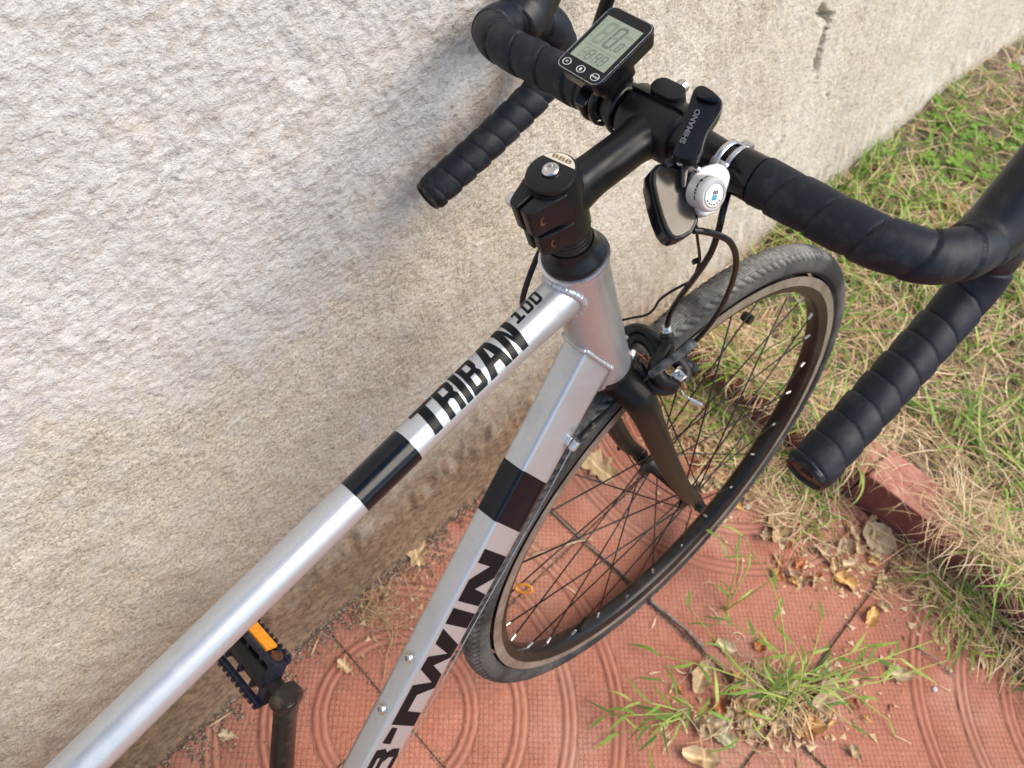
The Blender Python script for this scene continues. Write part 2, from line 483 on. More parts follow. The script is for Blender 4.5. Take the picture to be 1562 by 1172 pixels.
def build_wall():
    xs = np.concatenate([np.arange(-3.2, -.95, .05), np.arange(-.95, .55, .0022), np.arange(.55, 1.3, .0036), np.arange(1.3, 2.7, .008), np.arange(2.7, 6.5, .08)])
    zs = np.concatenate([np.arange(-.05, 1.08, .0024), np.arange(1.08, 3.5, .04)])
    X, Z = np.meshgrid(xs, zs, indexing='ij')
    # lime wash still sticking to the upper left, worn off below: limits read off as heights along the wall
    edge_x = [-3, -1.1, -.63, -.57, -.504, -.378, -.259, -.192, -.103, -.037, .16, .5, 7]
    edge_z = [.60, .60, .62, .66, .655, .60, .65, .675, .72, .78, 1.4, 1.4, 1.3]
    lim = np.interp(X, edge_x, edge_z) + .018 * samp(BIG, X, Z) + .012 * samp(MID, X + .3, Z)
    lime = smooth01(Z, lim - .09, lim + .07)
    lime = np.maximum(lime, .22 * smooth01(samp(BIG, X + .7, Z + .2) + .5 * samp(MID, X, Z + .5), .9, 1.3) * smooth01(.6 - Z, 0, .3) * (X < .1))
    lime = np.maximum(lime, .3 * smooth01(samp(BIG, X * .8 + .2, Z + .9) + .4 * samp(MID, X, Z + .1), .6, 1.2))
    soil = 1.1 * np.exp(-np.clip(Z, 0, 9) / .07) * (.9 + .10 * samp(MID, X, Z)) * smooth01(1.6 - X, 0, .8) + 1.02 * np.exp(-(Z / .27) ** 2) * (.85 + .08 * samp(BIG, X + .1, Z * 1.5)) * smooth01(.75 - X, 0, .6)  # mask holds real soil plus painted shade, stronger towards the foot
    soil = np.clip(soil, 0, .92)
    h = .00062 * samp(FINE, X, Z + .3 * X) + (.00036 + .00030 * lime) * samp(MID, X, Z + .35 * X) + .0008 * samp(BIG, X, Z + .3 * X)
    bumps = np.clip(samp(FINE, X + .9, Z + .4) - .5, 0, 2.2) * .0016
    pits = -np.clip(samp(PITS, X, Z) - 1.0, 0, 1.4) * .0014
    h = h + lime * bumps + (1 - lime) * pits
    rough_zone = smooth01(samp(BIG, X + .5, Z), -.3, .8)
    h += (1 - lime) * (.25 + .75 * rough_zone) * .0009 * samp(FINE, X + .2, Z + .7)
    crack = np.zeros_like(X)
    for P, w, dep in (([(.688, .621), (.715, .600), (.746, .588), (.748, .554), (.757, .52), (.765, .50), (.773, .484)], .0050, .034),
                      ([(.773, .484), (.79, .465), (.80, .44)], .0015, .006),
                      ([(.745, .36), (.738, .343), (.731, .322)], .003, .014),
                      ([(.881, .397), (.90, .375), (.935, .365), (.973, .346)], .0016, .006),
                      ([(-.425, .812), (-.396, .820), (-.367, .831), (-.359, .838), (-.372, .845), (-.392, .836)], .0016, .0030)):
        d = seg_dist(X + .0025 * samp(MID, X, Z), Z + .0025 * samp(MID, X + .5, Z), P)
        h -= dep * np.exp(-(d / w) ** 2)
        if dep > .005: crack = np.maximum(crack, np.exp(-(d / (w * .62)) ** 2) * smooth01(samp(FINE, X, Z), -2.0, -.4))
    Y = wall_y(X, Z) - h
    crack = np.maximum(crack, .55 * smooth01(.012 + .004 * samp(MID, X, Z * 0) - Z, 0, .006) * (X < .46))  # contact shade painted dark along the wall foot, sharing the crack mask
    V = np.stack([X, Y, Z], -1).reshape(-1, 3)
    nx, nz = X.shape
    idx = np.arange(nx * nz).reshape(nx, nz)
    F = np.stack([idx[:-1, :-1], idx[1:, :-1], idx[1:, 1:], idx[:-1, 1:]], -1).reshape(-1, 4)
    me = bpy.data.meshes.new('wall')
    # back and top so the wall has thickness
    nb = len(V)
    ext = [(xs[0], .75, -.05), (xs[-1], .75, -.05), (xs[-1], .75, zs[-1]), (xs[0], .75, zs[-1]),
           (xs[0], Y[0, 0], -.05), (xs[-1], Y[-1, 0], -.05), (xs[-1], Y[-1, -1], zs[-1]), (xs[0], Y[0, -1], zs[-1])]
    me.vertices.add(nb + 8); me.vertices.foreach_set('co', np.concatenate([V, np.array(ext)]).ravel())
    ex = np.array([(0, 3, 2, 1), (7, 6, 2, 3), (4, 7, 3, 0), (5, 1, 2, 6)]) + nb
    FF = np.concatenate([F, ex])
    me.loops.add(FF.size); me.loops.foreach_set('vertex_index', FF.ravel())
    me.polygons.add(len(FF)); me.polygons.foreach_set('loop_start', np.arange(0, FF.size, 4)); me.polygons.foreach_set('loop_total', np.full(len(FF), 4))
    me.polygons.foreach_set('use_smooth', np.ones(len(FF), bool))
    me.update(calc_edges=True); me.validate()
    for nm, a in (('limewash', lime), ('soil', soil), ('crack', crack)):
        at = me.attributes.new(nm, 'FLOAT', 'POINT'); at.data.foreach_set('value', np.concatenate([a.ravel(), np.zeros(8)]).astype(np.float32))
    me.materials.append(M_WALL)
    return link(bpy.data.objects.new('wall', me), label='rough sand-coloured rendered wall with worn whitewash and a crack, behind the bicycle', cat='wall')


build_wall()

# ------------------------------------------------------------------ ground: paving bed, embossed tiles, kerb, raised soil
JX, JY, TP = .012, .143, .412          # a joint crossing and the tile pitch
GAP = .0032


def build_tile(wx, wy, seed):
    """tile quarter: ring centre at the local origin, spreads over +x, +y"""
    S = TP - GAP
    prof = []
    bands = (.100, .175, .250, .325)
    rs = [.003, .03, .06]
    zs_ = [0, 0, 0]
    gr = [0, 0, 0]
    for a in bands:
        for dr, z, g in ((-.006, 0, 0), (-.0035, -.0008, .4), (-.0012, -.0006, .35), (.0005, .0012, 0), (.004, .0017, 0), (.0055, .0012, 0), (.0072, .0002, .4), (.0098, .0002, .4),
                         (.0118, .0012, 0), (.0140, .0017, 0), (.017, .0012, 0), (.0188, -.0006, .35), (.0212, -.0008, .4), (.024, 0, 0)):
            rs.append(a + dr); zs_.append(z); gr.append(g)
        rs.append(a + .045); zs_.append(0); gr.append(0)
    for r in np.arange(.40, .62, .035): rs.append(r); zs_.append(0); gr.append(0)
    NT_ = 44
    V, G, F = [], [], []
    for k in range(NT_ + 1):
        th = (pi / 2) * k / NT_
        rm = min(wx / max(cos(th), 1e-6), wy / max(sin(th), 1e-6))
        for r, z, g in zip(rs, zs_, gr):
            q = min(r, rm - .0025)
            V.append((q * cos(th), q * sin(th), np.interp(q, rs, zs_))); G.append(g if r < rm - .0025 else 0)
        V.append((rm * cos(th), rm * sin(th), -.0025)); G.append(.5)
        V.append((rm * cos(th), rm * sin(th), -.02)); G.append(.8)
    n = len(rs) + 2
    V.append((0, 0, -.001)); G.append(.3); c0 = len(V) - 1
    for k in range(NT_):
        for i in range(n - 1):
            a, b = k * n + i, (k + 1) * n + i
            if i < len(rs) - 1 and np.allclose(V[a], V[a + 1], atol=1e-5) and np.allclose(V[b], V[b + 1], atol=1e-5): continue
            F.append((a, a + 1, b + 1, b))
        F.append((c0, k * n, (k + 1) * n))
    # the two sides along the axes
    k0 = 0; ring = list(range(0, n)); V2 = len(V)
    for (k_, sgn) in ((0, 1), (NT_, -1)):
        st = [k_ * n + i for i in range(n - 1)]
        bot = []
        for i in st:
            V.append((V[i][0], V[i][1], -.02)); G.append(.9); bot.append(len(V) - 1)
        for i in range(len(st) - 1):
            f = (st[i], bot[i], bot[i + 1], st[i + 1])
            F.append(f if sgn == 1 else f[::-1])
    V = npv(V)
    V[:, 2] += .0004 * nrs.randn(len(V)) * (V[:, 2] > -.002)
    me = mesh_from('tile', V, F, M_TILE, True)
    at = me.attributes.new('groove', 'FLOAT', 'POINT'); at.data.foreach_set('value', np.array(G, np.float32))
    me.set_sharp_from_angle(angle=rad(50))
    return me


pave = obj('pavement', [(-3.2, -3.5, -.0035), (.47, -3.5, -.0035), (.47, .45, -.0035), (-3.2, .45, -.0035), (-3.2, -3.5, -.12), (.47, -3.5, -.12), (.47, .45, -.12), (-3.2, .45, -.12)],
           [(0, 1, 2, 3), (0, 4, 5, 1), (1, 5, 6, 2), (2, 6, 7, 3), (3, 7, 4, 0)], M_MORTAR, smooth=False, kind='structure')
FULL = build_tile(TP - GAP, TP - GAP, 1)
CUT = build_tile(TP - GAP, .215, 2)                 # the cut row under the wall, ring centre away from the wall
EDGE = build_tile(.022, TP - GAP, 3)                 # slivers between the last joint and the kerb
for i in range(-7, 2):
    x0 = JX + TP * i
    if x0 > .2: continue
    # even crossings are ring centres: (-.400,.143) is crossing i=-1
    cx_left = (i % 2 == 1)                          # ring centre on the left side of this column?
    for j in range(-7, 1):
        if x0 < -2.2 and j < -3: continue
        y0 = JY + TP * j
        # horizontal joints: crossing row index 0 at JY is a centre row, rows +-2 too
        if j == 0:
            me, cy, sy = CUT, JY, 1
        else:
            me = FULL
            low_center = (j % 2 == 0)
            cy, sy = (y0, 1) if low_center else (y0 + TP, -1)
        cx, sx = (x0, 1) if cx_left else (x0 + TP, -1)
        o = bpy.data.objects.new('tile', me)
        link(o, pave)
        # reflect by rotating a quarter turn: map (+,+) quadrant to the wanted one
        q = {(1, 1): 0, (-1, 1): 1, (-1, -1): 2, (1, -1): 3}[(sx, sy)]
        if j == 0 and q == 1:
            o.scale = (-1, 1, 1)
        else:
            o.rotation_euler = (rng.uniform(-.003, .003), rng.uniform(-.003, .003), q * pi / 2)
        o.location = (cx + sx * GAP / 2, cy + sy * GAP / 2, rng.uniform(-.001, .001))


for j in range(-7, 1):
    y0 = JY + TP * j
    o = bpy.data.objects.new('tile', EDGE); link(o, pave)
    if j % 2 == 0: o.location = (JX + TP + .002, y0 + GAP / 2, 0)
    else: o.location = (JX + TP + .002, y0 + TP - GAP / 2, 0); o.scale = (1, -1, 1)

# raised soil beyond the kerb, one sheet to the horizon
xs = np.concatenate([np.arange(.535, 2.6, .02), [2.8, 3.2, 4, 6, 10, 20, 40, 80]])
ys = np.concatenate([[-80, -40, -20, -10, -6, -4, -3], np.arange(-2.4, .5, .02), [.8, 1.5, 4, 10, 40, 80]])
X, Y = np.meshgrid(xs, ys, indexing='ij')
Z = .052 + .008 * samp(BIG, X * .7, Y * .7) + .004 * samp(MID, X, Y) + .035 * smooth01(X, 1.2, 2.6) * smooth01(Y, -.1, .3)
n1, n2 = X.shape; idx = np.arange(n1 * n2).reshape(n1, n2)
F = np.stack([idx[:-1, :-1], idx[1:, :-1], idx[1:, 1:], idx[:-1, 1:]], -1).reshape(-1, 4).tolist()
obj('soil_bank', np.stack([X, Y, Z], -1).reshape(-1, 3), F, M_SOIL, kind='structure')
# rest of the ground, below everything, to the horizon
obj('ground', [(-90, -90, -.125), (90, -90, -.125), (90, 90, -.125), (-90, 90, -.125)], [(0, 1, 2, 3)], M_SOIL, smooth=False, kind='structure')

kerb = bpy.data.objects.new('kerb', None); link(kerb, kind='structure'); kerb.location = (.49, 0, 0)
y = .33; kb = 0
while y > -2.6:
    L = .235
    bm = prism_bm([(-.040, -L / 2 + .003), (.044, -L / 2 + .003), (.044, L / 2 - .003), (-.040, L / 2 - .003)], (0, 0, .083), (1, 0, 0), (0, 1, 0), (0, 0, 1), .12, .004, 2)
    for v in bm.verts:
        v.co += Vector((nrs.randn(), nrs.randn(), nrs.randn())) * .0008
    me = bpy.data.meshes.new('kerb_brick'); bmesh.ops.recalc_face_normals(bm, faces=bm.faces)
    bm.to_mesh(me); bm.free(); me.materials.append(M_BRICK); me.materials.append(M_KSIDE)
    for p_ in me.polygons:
        if p_.normal.x < -.7: p_.material_index = 1  # brick faces on the paving side take the darker red
    o = bpy.data.objects.new('kerb_brick', me); link(o, kerb)
    o.location = (rng.uniform(-.002, .002), y - L / 2, rng.uniform(-.003, .002) - (.012 if kb == 3 else 0)); o.rotation_euler = (rng.uniform(-.006, .006), rng.uniform(-.01, .01), rng.uniform(-.01, .01))
    y -= L; kb += 1

# ------------------------------------------------------------------ the bicycle
# bike axes: x forward, y to the rider's left, z up in the plane of the leaning frame; the root is where the front tyre stands
MB = np.array([[0.9998476952, -0.0171317566, -0.0033300761], [0.0174524064, 0.9814776769, 0.1907799342], [0.0, -0.1908089954, 0.9816271834]])
G0 = np.array([0.20805654, 0.0, -0.83970913])
bike = bpy.data.objects.new('bicycle', None)
link(bike, label='silver drop-bar road bicycle with black lettering, leaning on the wall', cat='bicycle')
bike.matrix_world = Matrix([[*MB[0], 0], [*MB[1], 0], [*MB[2], 0], [0, 0, 0, 1]])

HA = rad(72)
U = npv((-cos(HA), 0, sin(HA))); F0 = npv((sin(HA), 0, cos(HA))); YL = npv((0, 1, 0))
STEER = -0.0990


def rot(v, a):
    k = U; return v * cos(a) + np.cross(k, v) * sin(a) + k * (k @ v) * (1 - cos(a))


FS, YS = rot(F0, STEER), rot(YL, STEER)
H0 = -G0                                     # top of the head tube on the steering axis


def S(f, u, l): return H0 + FS * f + U * u + YS * l           # steered axes from the head tube top
CF, CU = 0.09356, 0.04862                                      # handlebar clamp
def SC(f, u, l): return S(f + CF, u + CU, l)


def ray(x, y):
    d = CAMR.T @ npv(((x - 781) / FPX, -(y - 586) / FPX, -1.))
    return MB.T @ CAMP, MB.T @ d


def px(x, y, depth):
    o, d = ray(x, y); return o + d * depth


def on_plane(x, y, P, n):
    o, d = ray(x, y); return o + d * (((P - o) @ n) / (d @ n))


def onF(x, y, f): return on_plane(x, y, S(f, 0, 0), FS)        # in the cross plane at steered-forward distance f
def onL(x, y, l): return on_plane(x, y, S(0, 0, l), YS)        # in the lengthwise plane at lateral distance l


def depth_of(P):
    return -(CAMR @ (MB @ P - CAMP))[2]


CX, CY, CZ = MB.T @ CAMR[0], MB.T @ CAMR[1], MB.T @ CAMR[2]

# ---- frame
L_HT = .1565
frame = bpy.data.objects.new('frame', None); link(frame, bike)
ht = Acc().add(*lathe([(.0205, -.0008), (.0255, -.0008), (.0262, -.003), (.0250, -.010), (.0246, -.03), (.0246, -L_HT + .03), (.0250, -L_HT + .010), (.0258, -L_HT + .003), (.0250, -L_HT)], H0, U, 56))
ht.make('head_tube', M_SIL, frame, sharp=35)
bd = Acc().add(*lathe([(.0262, -.0022), (.0268, -.0014), (.0268, .0002), (.0250, .0008), (.0205, .0008)], H0, U, 56)); bd.make('bearing_rim', M_ALU, frame)

TTs = H0 + npv((.00865, 0, -.02663)); TD = npv((-.97924, 0, -.20271)); TN = npv((-.20271, 0, .97924))
def r_tt(s): return np.interp(s, [0, .03, .057, .085, .125, .18, .23, .5, .62], [.0185, .0172, .016, .0150, .0142, .0136, .0132, .0130, .0135])
ss = np.concatenate([np.arange(.0, .26, .006), np.arange(.26, .575, .02)])
tt = Acc().add(*sweep(np.array([TTs + TD * s for s in ss]), [float(r_tt(s)) for s in ss], 48, up=TN, sec=(1, 1)))
tt.make('top_tube', M_SIL, frame)

DTs = H0 + npv((.0351647, 0, -.10822581)); DD = npv((-.67545, 0, -.73741)); DD /= np.linalg.norm(DD)
# direction matching the fitted frame
_dta = .82947; DD = npv((-cos(_dta), 0, -sin(_dta))); DN = npv((-sin(_dta), 0, cos(_dta)))
DTs = H0 - U * .1155
HEX = [(-.010, .025), (.010, .0262), (.014, .0262), (.0205, .006), (.0205, -.008), (.0125, -.024), (-.0125, -.024), (-.0205, -.008)]
HEX = [(-.0100, .0255), (.0125, .0262), (.0205, -.004), (.0125, -.026), (-.0125, -.026), (-.0205, -.008)]


def hexsec(scale=1., rr=.0022, n=4):
    P = [npv(p) * scale for p in HEX]; out = []
    for i in range(len(P)):
        a, b, c = P[i - 1], P[i], P[(i + 1) % len(P)]
        u1 = (a - b) / np.linalg.norm(a - b); u2 = (c - b) / np.linalg.norm(c - b)
        for k in range(n + 1):
            t = k / n; p0, p1, p2 = b + u1 * rr * 1.6, b, b + u2 * rr * 1.6
            out.append((1 - t) ** 2 * p0 + 2 * t * (1 - t) * p1 + t * t * p2)
    return np.array(out)


def dt_scale(s): return float(np.interp(s, [-.03, .0, .06, .45, .62], [1.08, 1.07, 1.0, 1.0, .9]))
V, F = [], []
sd_ = np.concatenate([[-.012], np.arange(0, .1, .01), np.arange(.1, .621, .04)])
for s in sd_:
    for y, w in hexsec(dt_scale(s)): V.append(DTs + DD * s + YL * y + DN * w)
n = len(hexsec()); m = len(sd_)
F = [(i * n + j, i * n + (j + 1) % n, (i + 1) * n + (j + 1) % n, (i + 1) * n + j) for i in range(m - 1) for j in range(n)]
F += [tuple(range(n)), tuple(range((m - 1) * n, m * n))[::-1]]
obj('down_tube', V, F, M_SIL, frame)


# weld beads: rows of small overlapping scallops where the tubes meet the head tube
def bead(curve, r, name='weld_bead'):
    P, t = resample(curve, .0006)
    def rf(i, arc, th): return r * (.88 + .12 * abs(sin(arc / .0036 * pi))) * np.ones(len(th)) * (1 + .06 * sin(i * 1.7))
    Acc().add(*sweep(P, rf, 10)).make(name, M_SIL, frame, sharp=None)


HTC = H0
def on_ht(P, D):
    """where a line from P along D meets the head tube cylinder"""
    o = P - HTC; o2 = o - U * (o @ U); d2 = D - U * (D @ U)
    a, b, c = d2 @ d2, 2 * o2 @ d2, o2 @ o2 - .0247 ** 2
    q = b * b - 4 * a * c
    if q < 0: q = 0
    return P + D * ((-b - math.sqrt(q)) / 2 / a)


loop = [on_ht(DTs + YL * y * 1.06 + DN * w * 1.06 + DD * .2, -DD) for y, w in hexsec(1.06)]
loop = [p for p in loop] + [loop[0]]
bead(catmull(loop, 3), .0026)
loop = []
for a in np.linspace(0, 2 * pi, 29):
    q = on_ht(TTs + TD * .2 + (TN * cos(a) + YL * sin(a)) * .0180, -TD); loop.append(q)
bead(catmull(loop, 3), .0034)


# ---- flat print on the tubes: letter shapes laid out as (distance along tube, place across)
def print_mesh(name, polys, fn, mat, parent, nx=10, holes=()):
    """polys: outlines in design space; cut into a fine lattice and mapped by fn"""
    bm = bmesh.new()
    for P in polys:
        bm.faces.new([bm.verts.new((x, y, 0)) for x, y in P])
    bm.normal_update()
    bmesh.ops.triangulate(bm, faces=bm.faces)
    xs_ = [v.co.x for v in bm.verts]; ys_ = [v.co.y for v in bm.verts]
    for k in range(1, nx * 2):
        yv = min(ys_) + (max(ys_) - min(ys_)) * k / (nx * 2)
        bmesh.ops.bisect_plane(bm, geom=bm.verts[:] + bm.edges[:] + bm.faces[:], plane_co=(0, yv, 0), plane_no=(0, 1, 0))
    for v in bm.verts: v.co = Vector(fn(v.co.x, v.co.y))
    me = bpy.data.meshes.new(name); bm.to_mesh(me); bm.free(); me.materials.append(mat); me.update()
    return link(bpy.data.objects.new(name, me), parent)


def on_tt(off=.00025):
    def f(s, deg):
        a = rad(deg); r = float(r_tt(s)) + off
        return TTs + TD * s + TN * r * cos(a) + YL * r * sin(a)
    return f


# block letters in a unit box: x to the right, y up
def LT(): return [[(0, 1), (0, .80), (.32, .80), (.32, 0), (.68, 0), (.68, .80), (1, .80), (1, 1)]]
def LR(): return [[(0, 0), (0, 1), (.34, 1), (.34, 0)], [(.34, 1), (.86, 1), (1, .9), (1, .82), (.34, .82)], [(.68, .82), (1, .82), (1, .58), (.9, .50), (.68, .56)],
                  [(.34, .56), (.68, .56), (.9, .50), (.34, .38)], [(.50, .44), (.9, .50), (1, .40), (1, 0), (.68, 0), (.68, .36)]]
def LI(): return [[(0, 0), (0, 1), (1, 1), (1, 0)]]
def LB(): return [[(0, 0), (0, 1), (.34, 1), (.34, 0)], [(.34, 1), (.86, 1), (1, .9), (1, .84), (.34, .84)], [(.68, .84), (1, .84), (1, .60), (.9, .52), (.68, .58)],
                  [(.34, .58), (.68, .58), (.9, .52), (.9, .5), (.68, .44), (.34, .44)], [(.68, .44), (.9, .5), (1, .42), (1, .17), (.68, .17)], [(.34, .17), (1, .17), (1, .09), (.88, 0), (.34, 0)]]
def LA(): return [[(0, 0), (.28, 1), (.72, 1), (1, 0), (.70, 0), (.64, .26), (.36, .26), (.30, 0)]]
def LN(): return [[(0, 0), (0, 1), (.36, 1), (.36, 0)], [(.64, 0), (.64, 1), (1, 1), (1, 0)], [(.36, 1), (.36, .62), (.64, .0), (.64, .40)]]
def L0(): return [[(0, .1), (0, .9), (.3, .82), (.3, .18)], [(0, .9), (.15, 1), (.85, 1), (1, .9), (.7, .82), (.3, .82)], [(1, .9), (1, .1), (.7, .18), (.7, .82)], [(1, .1), (.85, 0), (.15, 0), (0, .1), (.3, .18), (.7, .18)]]
def L1(): return [[(0, 0), (0, .18), (.30, .18), (.30, .74), (0, .66), (0, .92), (.36, 1), (.66, 1), (.66, .18), (1, .18), (1, 0)]]


def place(letter, s_left, s_right, t0, t1, shear=.0035):
    return [[(s_left + (s_right - s_left) * x - shear * y, t0 + (t1 - t0) * y) for x, y in P] for P in letter]


fT = on_tt()
LT0, LT1 = -69, 47
for name, lt, a, b in (('letter', LT(), .1745, .1535), ('letter', LR(), .1530, .1375), ('letter', LI(), .1357, .1300), ('letter', LB(), .1283, .1146),
                       ('letter', LA(), .1122, .0908), ('letter', LN(), .0903, .0740)):
    P = place(lt, a, b, LT0, LT1)
    print_mesh(name, P, fT, M_DECAL, frame, 12)
# the bar in the letter A is open above: cut by a silver triangle laid proud
print_mesh('letter_counter', place([[(.415, .42), (.585, .42), (.5, .80)]], .1122, .0908, LT0, LT1), on_tt(.0005), M_SIL, frame, 6)
for lt, a, b in ((L1(), .0690, .0605), (L0(), .0585, .0507), (L0(), .0490, .0412)):
    print_mesh('letter', place(lt, a, b, -6, 43, .004), fT, M_DECAL, frame, 6)

# black paint bands
V = []; ss = np.arange(.184, .2341, .005)
bt = Acc().add(*sweep(np.array([TTs + TD * s for s in ss]), [float(r_tt(s)) + .00018 for s in ss], 48, up=TN, caps=False)); bt.make('paint_band', M_GLOSS, frame, sharp=None)
V = []
h = hexsec(1.0); c_ = h.mean(0)
for s in (.128, .181):
    for y, w in h:
        q = npv((y, w)); q = c_ + (q - c_) * (1 + .0002 / .02)
        V.append(DTs + DD * (s + (.0045 if w < .0 else .0) * 1.6 * (-q[1] + .025) / .03) + YL * q[0] + DN * q[1])
n = len(h); obj('paint_band', V, [(j, (j + 1) % n, n + (j + 1) % n, n + j) for j in range(n)], M_GLOSS, frame)

P0 = DTs + DN * .025 - YL * .010; PE = DTs + DN * (-.008) - YL * .0205
# the right upper facet of the down tube
A0 = npv(HEX[0]); A1 = npv(HEX[5]); nf = npv((A0[1] - A1[1], -(A0[0] - A1[0]))); nf = nf / np.linalg.norm(nf) * -1
if nf[0] > 0: nf = -nf


def fD(s, t):
    q = A0 + (A1 - A0) * t + nf * .00025
    return DTs + DD * s + YL * q[0] + DN * q[1]


N_ = [[(.2092, .12), (.2158, .98), (.2310, .98), (.2277, .612), (.2243, .13)], [(.2432, .14), (.2531, .508), (.2588, .98), (.2725, .96), (.2667, .15)],
      [(.2277, .612), (.2310, .98), (.2400, .97), (.2531, .508), (.2432, .14)]]
I_ = [[(.2745, .13), (.2812, .98), (.2983, .97), (.2925, .14)]]
W_ = [[(.2981, .157), (.3176, .98), (.328, .768), (.3158, .169)], [(.3176, .98), (.3329, .955), (.3417, .506), (.3457, .134), (.3307, .155), (.328, .768)],
      [(.3417, .506), (.3532, .965), (.3624, .76), (.3457, .134)], [(.3532, .965), (.3700, .98), (.3772, .479), (.3645, .154), (.3624, .76)]]
T_ = [[(.3645, .154), (.3772, .479), (.397, .474), (.4123, .15)], [(.397, .474), (.4005, .97), (.4177, .98), (.4123, .15)]]
D_ = [[(.4162, .227), (.4178, .428), (.4382, .479), (.4356, .178)]]
B_ = [[(.4445, .12), (.4436, .4), (.455, .40), (.456, .12)], [(.4555, .12), (.4550, .30), (.49, .30), (.49, .12)], [(.4436, .4), (.449, .53), (.49, .55), (.49, .42), (.455, .40)],
      [(.449, .53), (.4450, .66), (.4455, .9), (.456, .84), (.456, .66), (.462, .56)], [(.4455, .9), (.4555, .98), (.49, .98), (.49, .84), (.456, .84)], [(.49, .12), (.49, .98), (.505, .98), (.505, .12)]]
for pl in (N_, I_, W_, T_, D_, B_):
    print_mesh('letter', pl, fD, M_DECAL, frame, 4)

# bottle cage bolts on the top face
for s in (.3413, .4025):
    O = DTs + DD * s + DN * .0259 + YL * .0022
    bl = Acc().add(*lathe([(.0062, 0), (.0062, .0009), (.0048, .0011), (.0045, .0042), (.0040, .0048), (.0024, .0048), (.0022, .0022), (.0001, .0022)], O, DN, 24)); bl.make('cage_bolt', M_STEEL, frame)

# rear triangle, seat tube and bottom bracket (behind the camera's view)
BB = S(0, 0, 0) * 0 + H0 + npv((-.3819 - 0, 0, -.5647))
SEAT = BB + npv((-.155, 0, .50)); REAR = H0 + npv((.20806 - 1.0, 0, -.5005))
Acc().tube(np.array([BB, SEAT]), .0155, 32).make('seat_tube', M_SIL, frame)
Acc().add(*lathe([(.018, -.036), (.021, -.034), (.021, .034), (.018, .036)], BB, YL, 32)).make('bottom_bracket_shell', M_SIL, frame)
for sgn in (1, -1):
    Acc().tube(catmull([BB + YL * .018 * sgn, BB + npv((-.08, .03 * sgn, .0)), REAR + YL * .062 * sgn], 6), .0085, 16).make('chain_stay', M_SIL, frame)
    Acc().tube(catmull([SEAT + npv((0, .01 * sgn, -.03)), SEAT + npv((-.05, .035 * sgn, -.09)), REAR + YL * .062 * sgn], 6), .0072, 16).make('seat_stay', M_SIL, frame)
post = Acc().tube(np.array([SEAT, SEAT + npv((-.045, 0, .145))]), .0136, 24); post.make('seatpost', M_BLACK, bike)
sdl = Acc(); sp0 = SEAT + npv((-.045, 0, .165))
prof = [(-.14, .068, .020), (-.10, .074, .026), (-.04, .055, .026), (.03, .026, .022), (.09, .018, .020), (.125, .010, .014)]
V = []; nn = 20
for x, w, hh in prof:
    for k in range(nn):
        a = 2 * pi * k / nn; V.append(sp0 + npv((x, w * cos(a), hh * (sin(a) if sin(a) > 0 else .6 * sin(a)) + (.01 if x < -.1 else 0))))
F = [(i * nn + j, i * nn + (j + 1) % nn, (i + 1) * nn + (j + 1) % nn, (i + 1) * nn + j) for i in range(len(prof) - 1) for j in range(nn)] + [tuple(range(nn)), tuple(range(5 * nn, 6 * nn))]
obj('saddle', V, F, M_HOOD, bike)

# ---- wheels
AXF, AXU = .04905, -.53479
RN = .2905


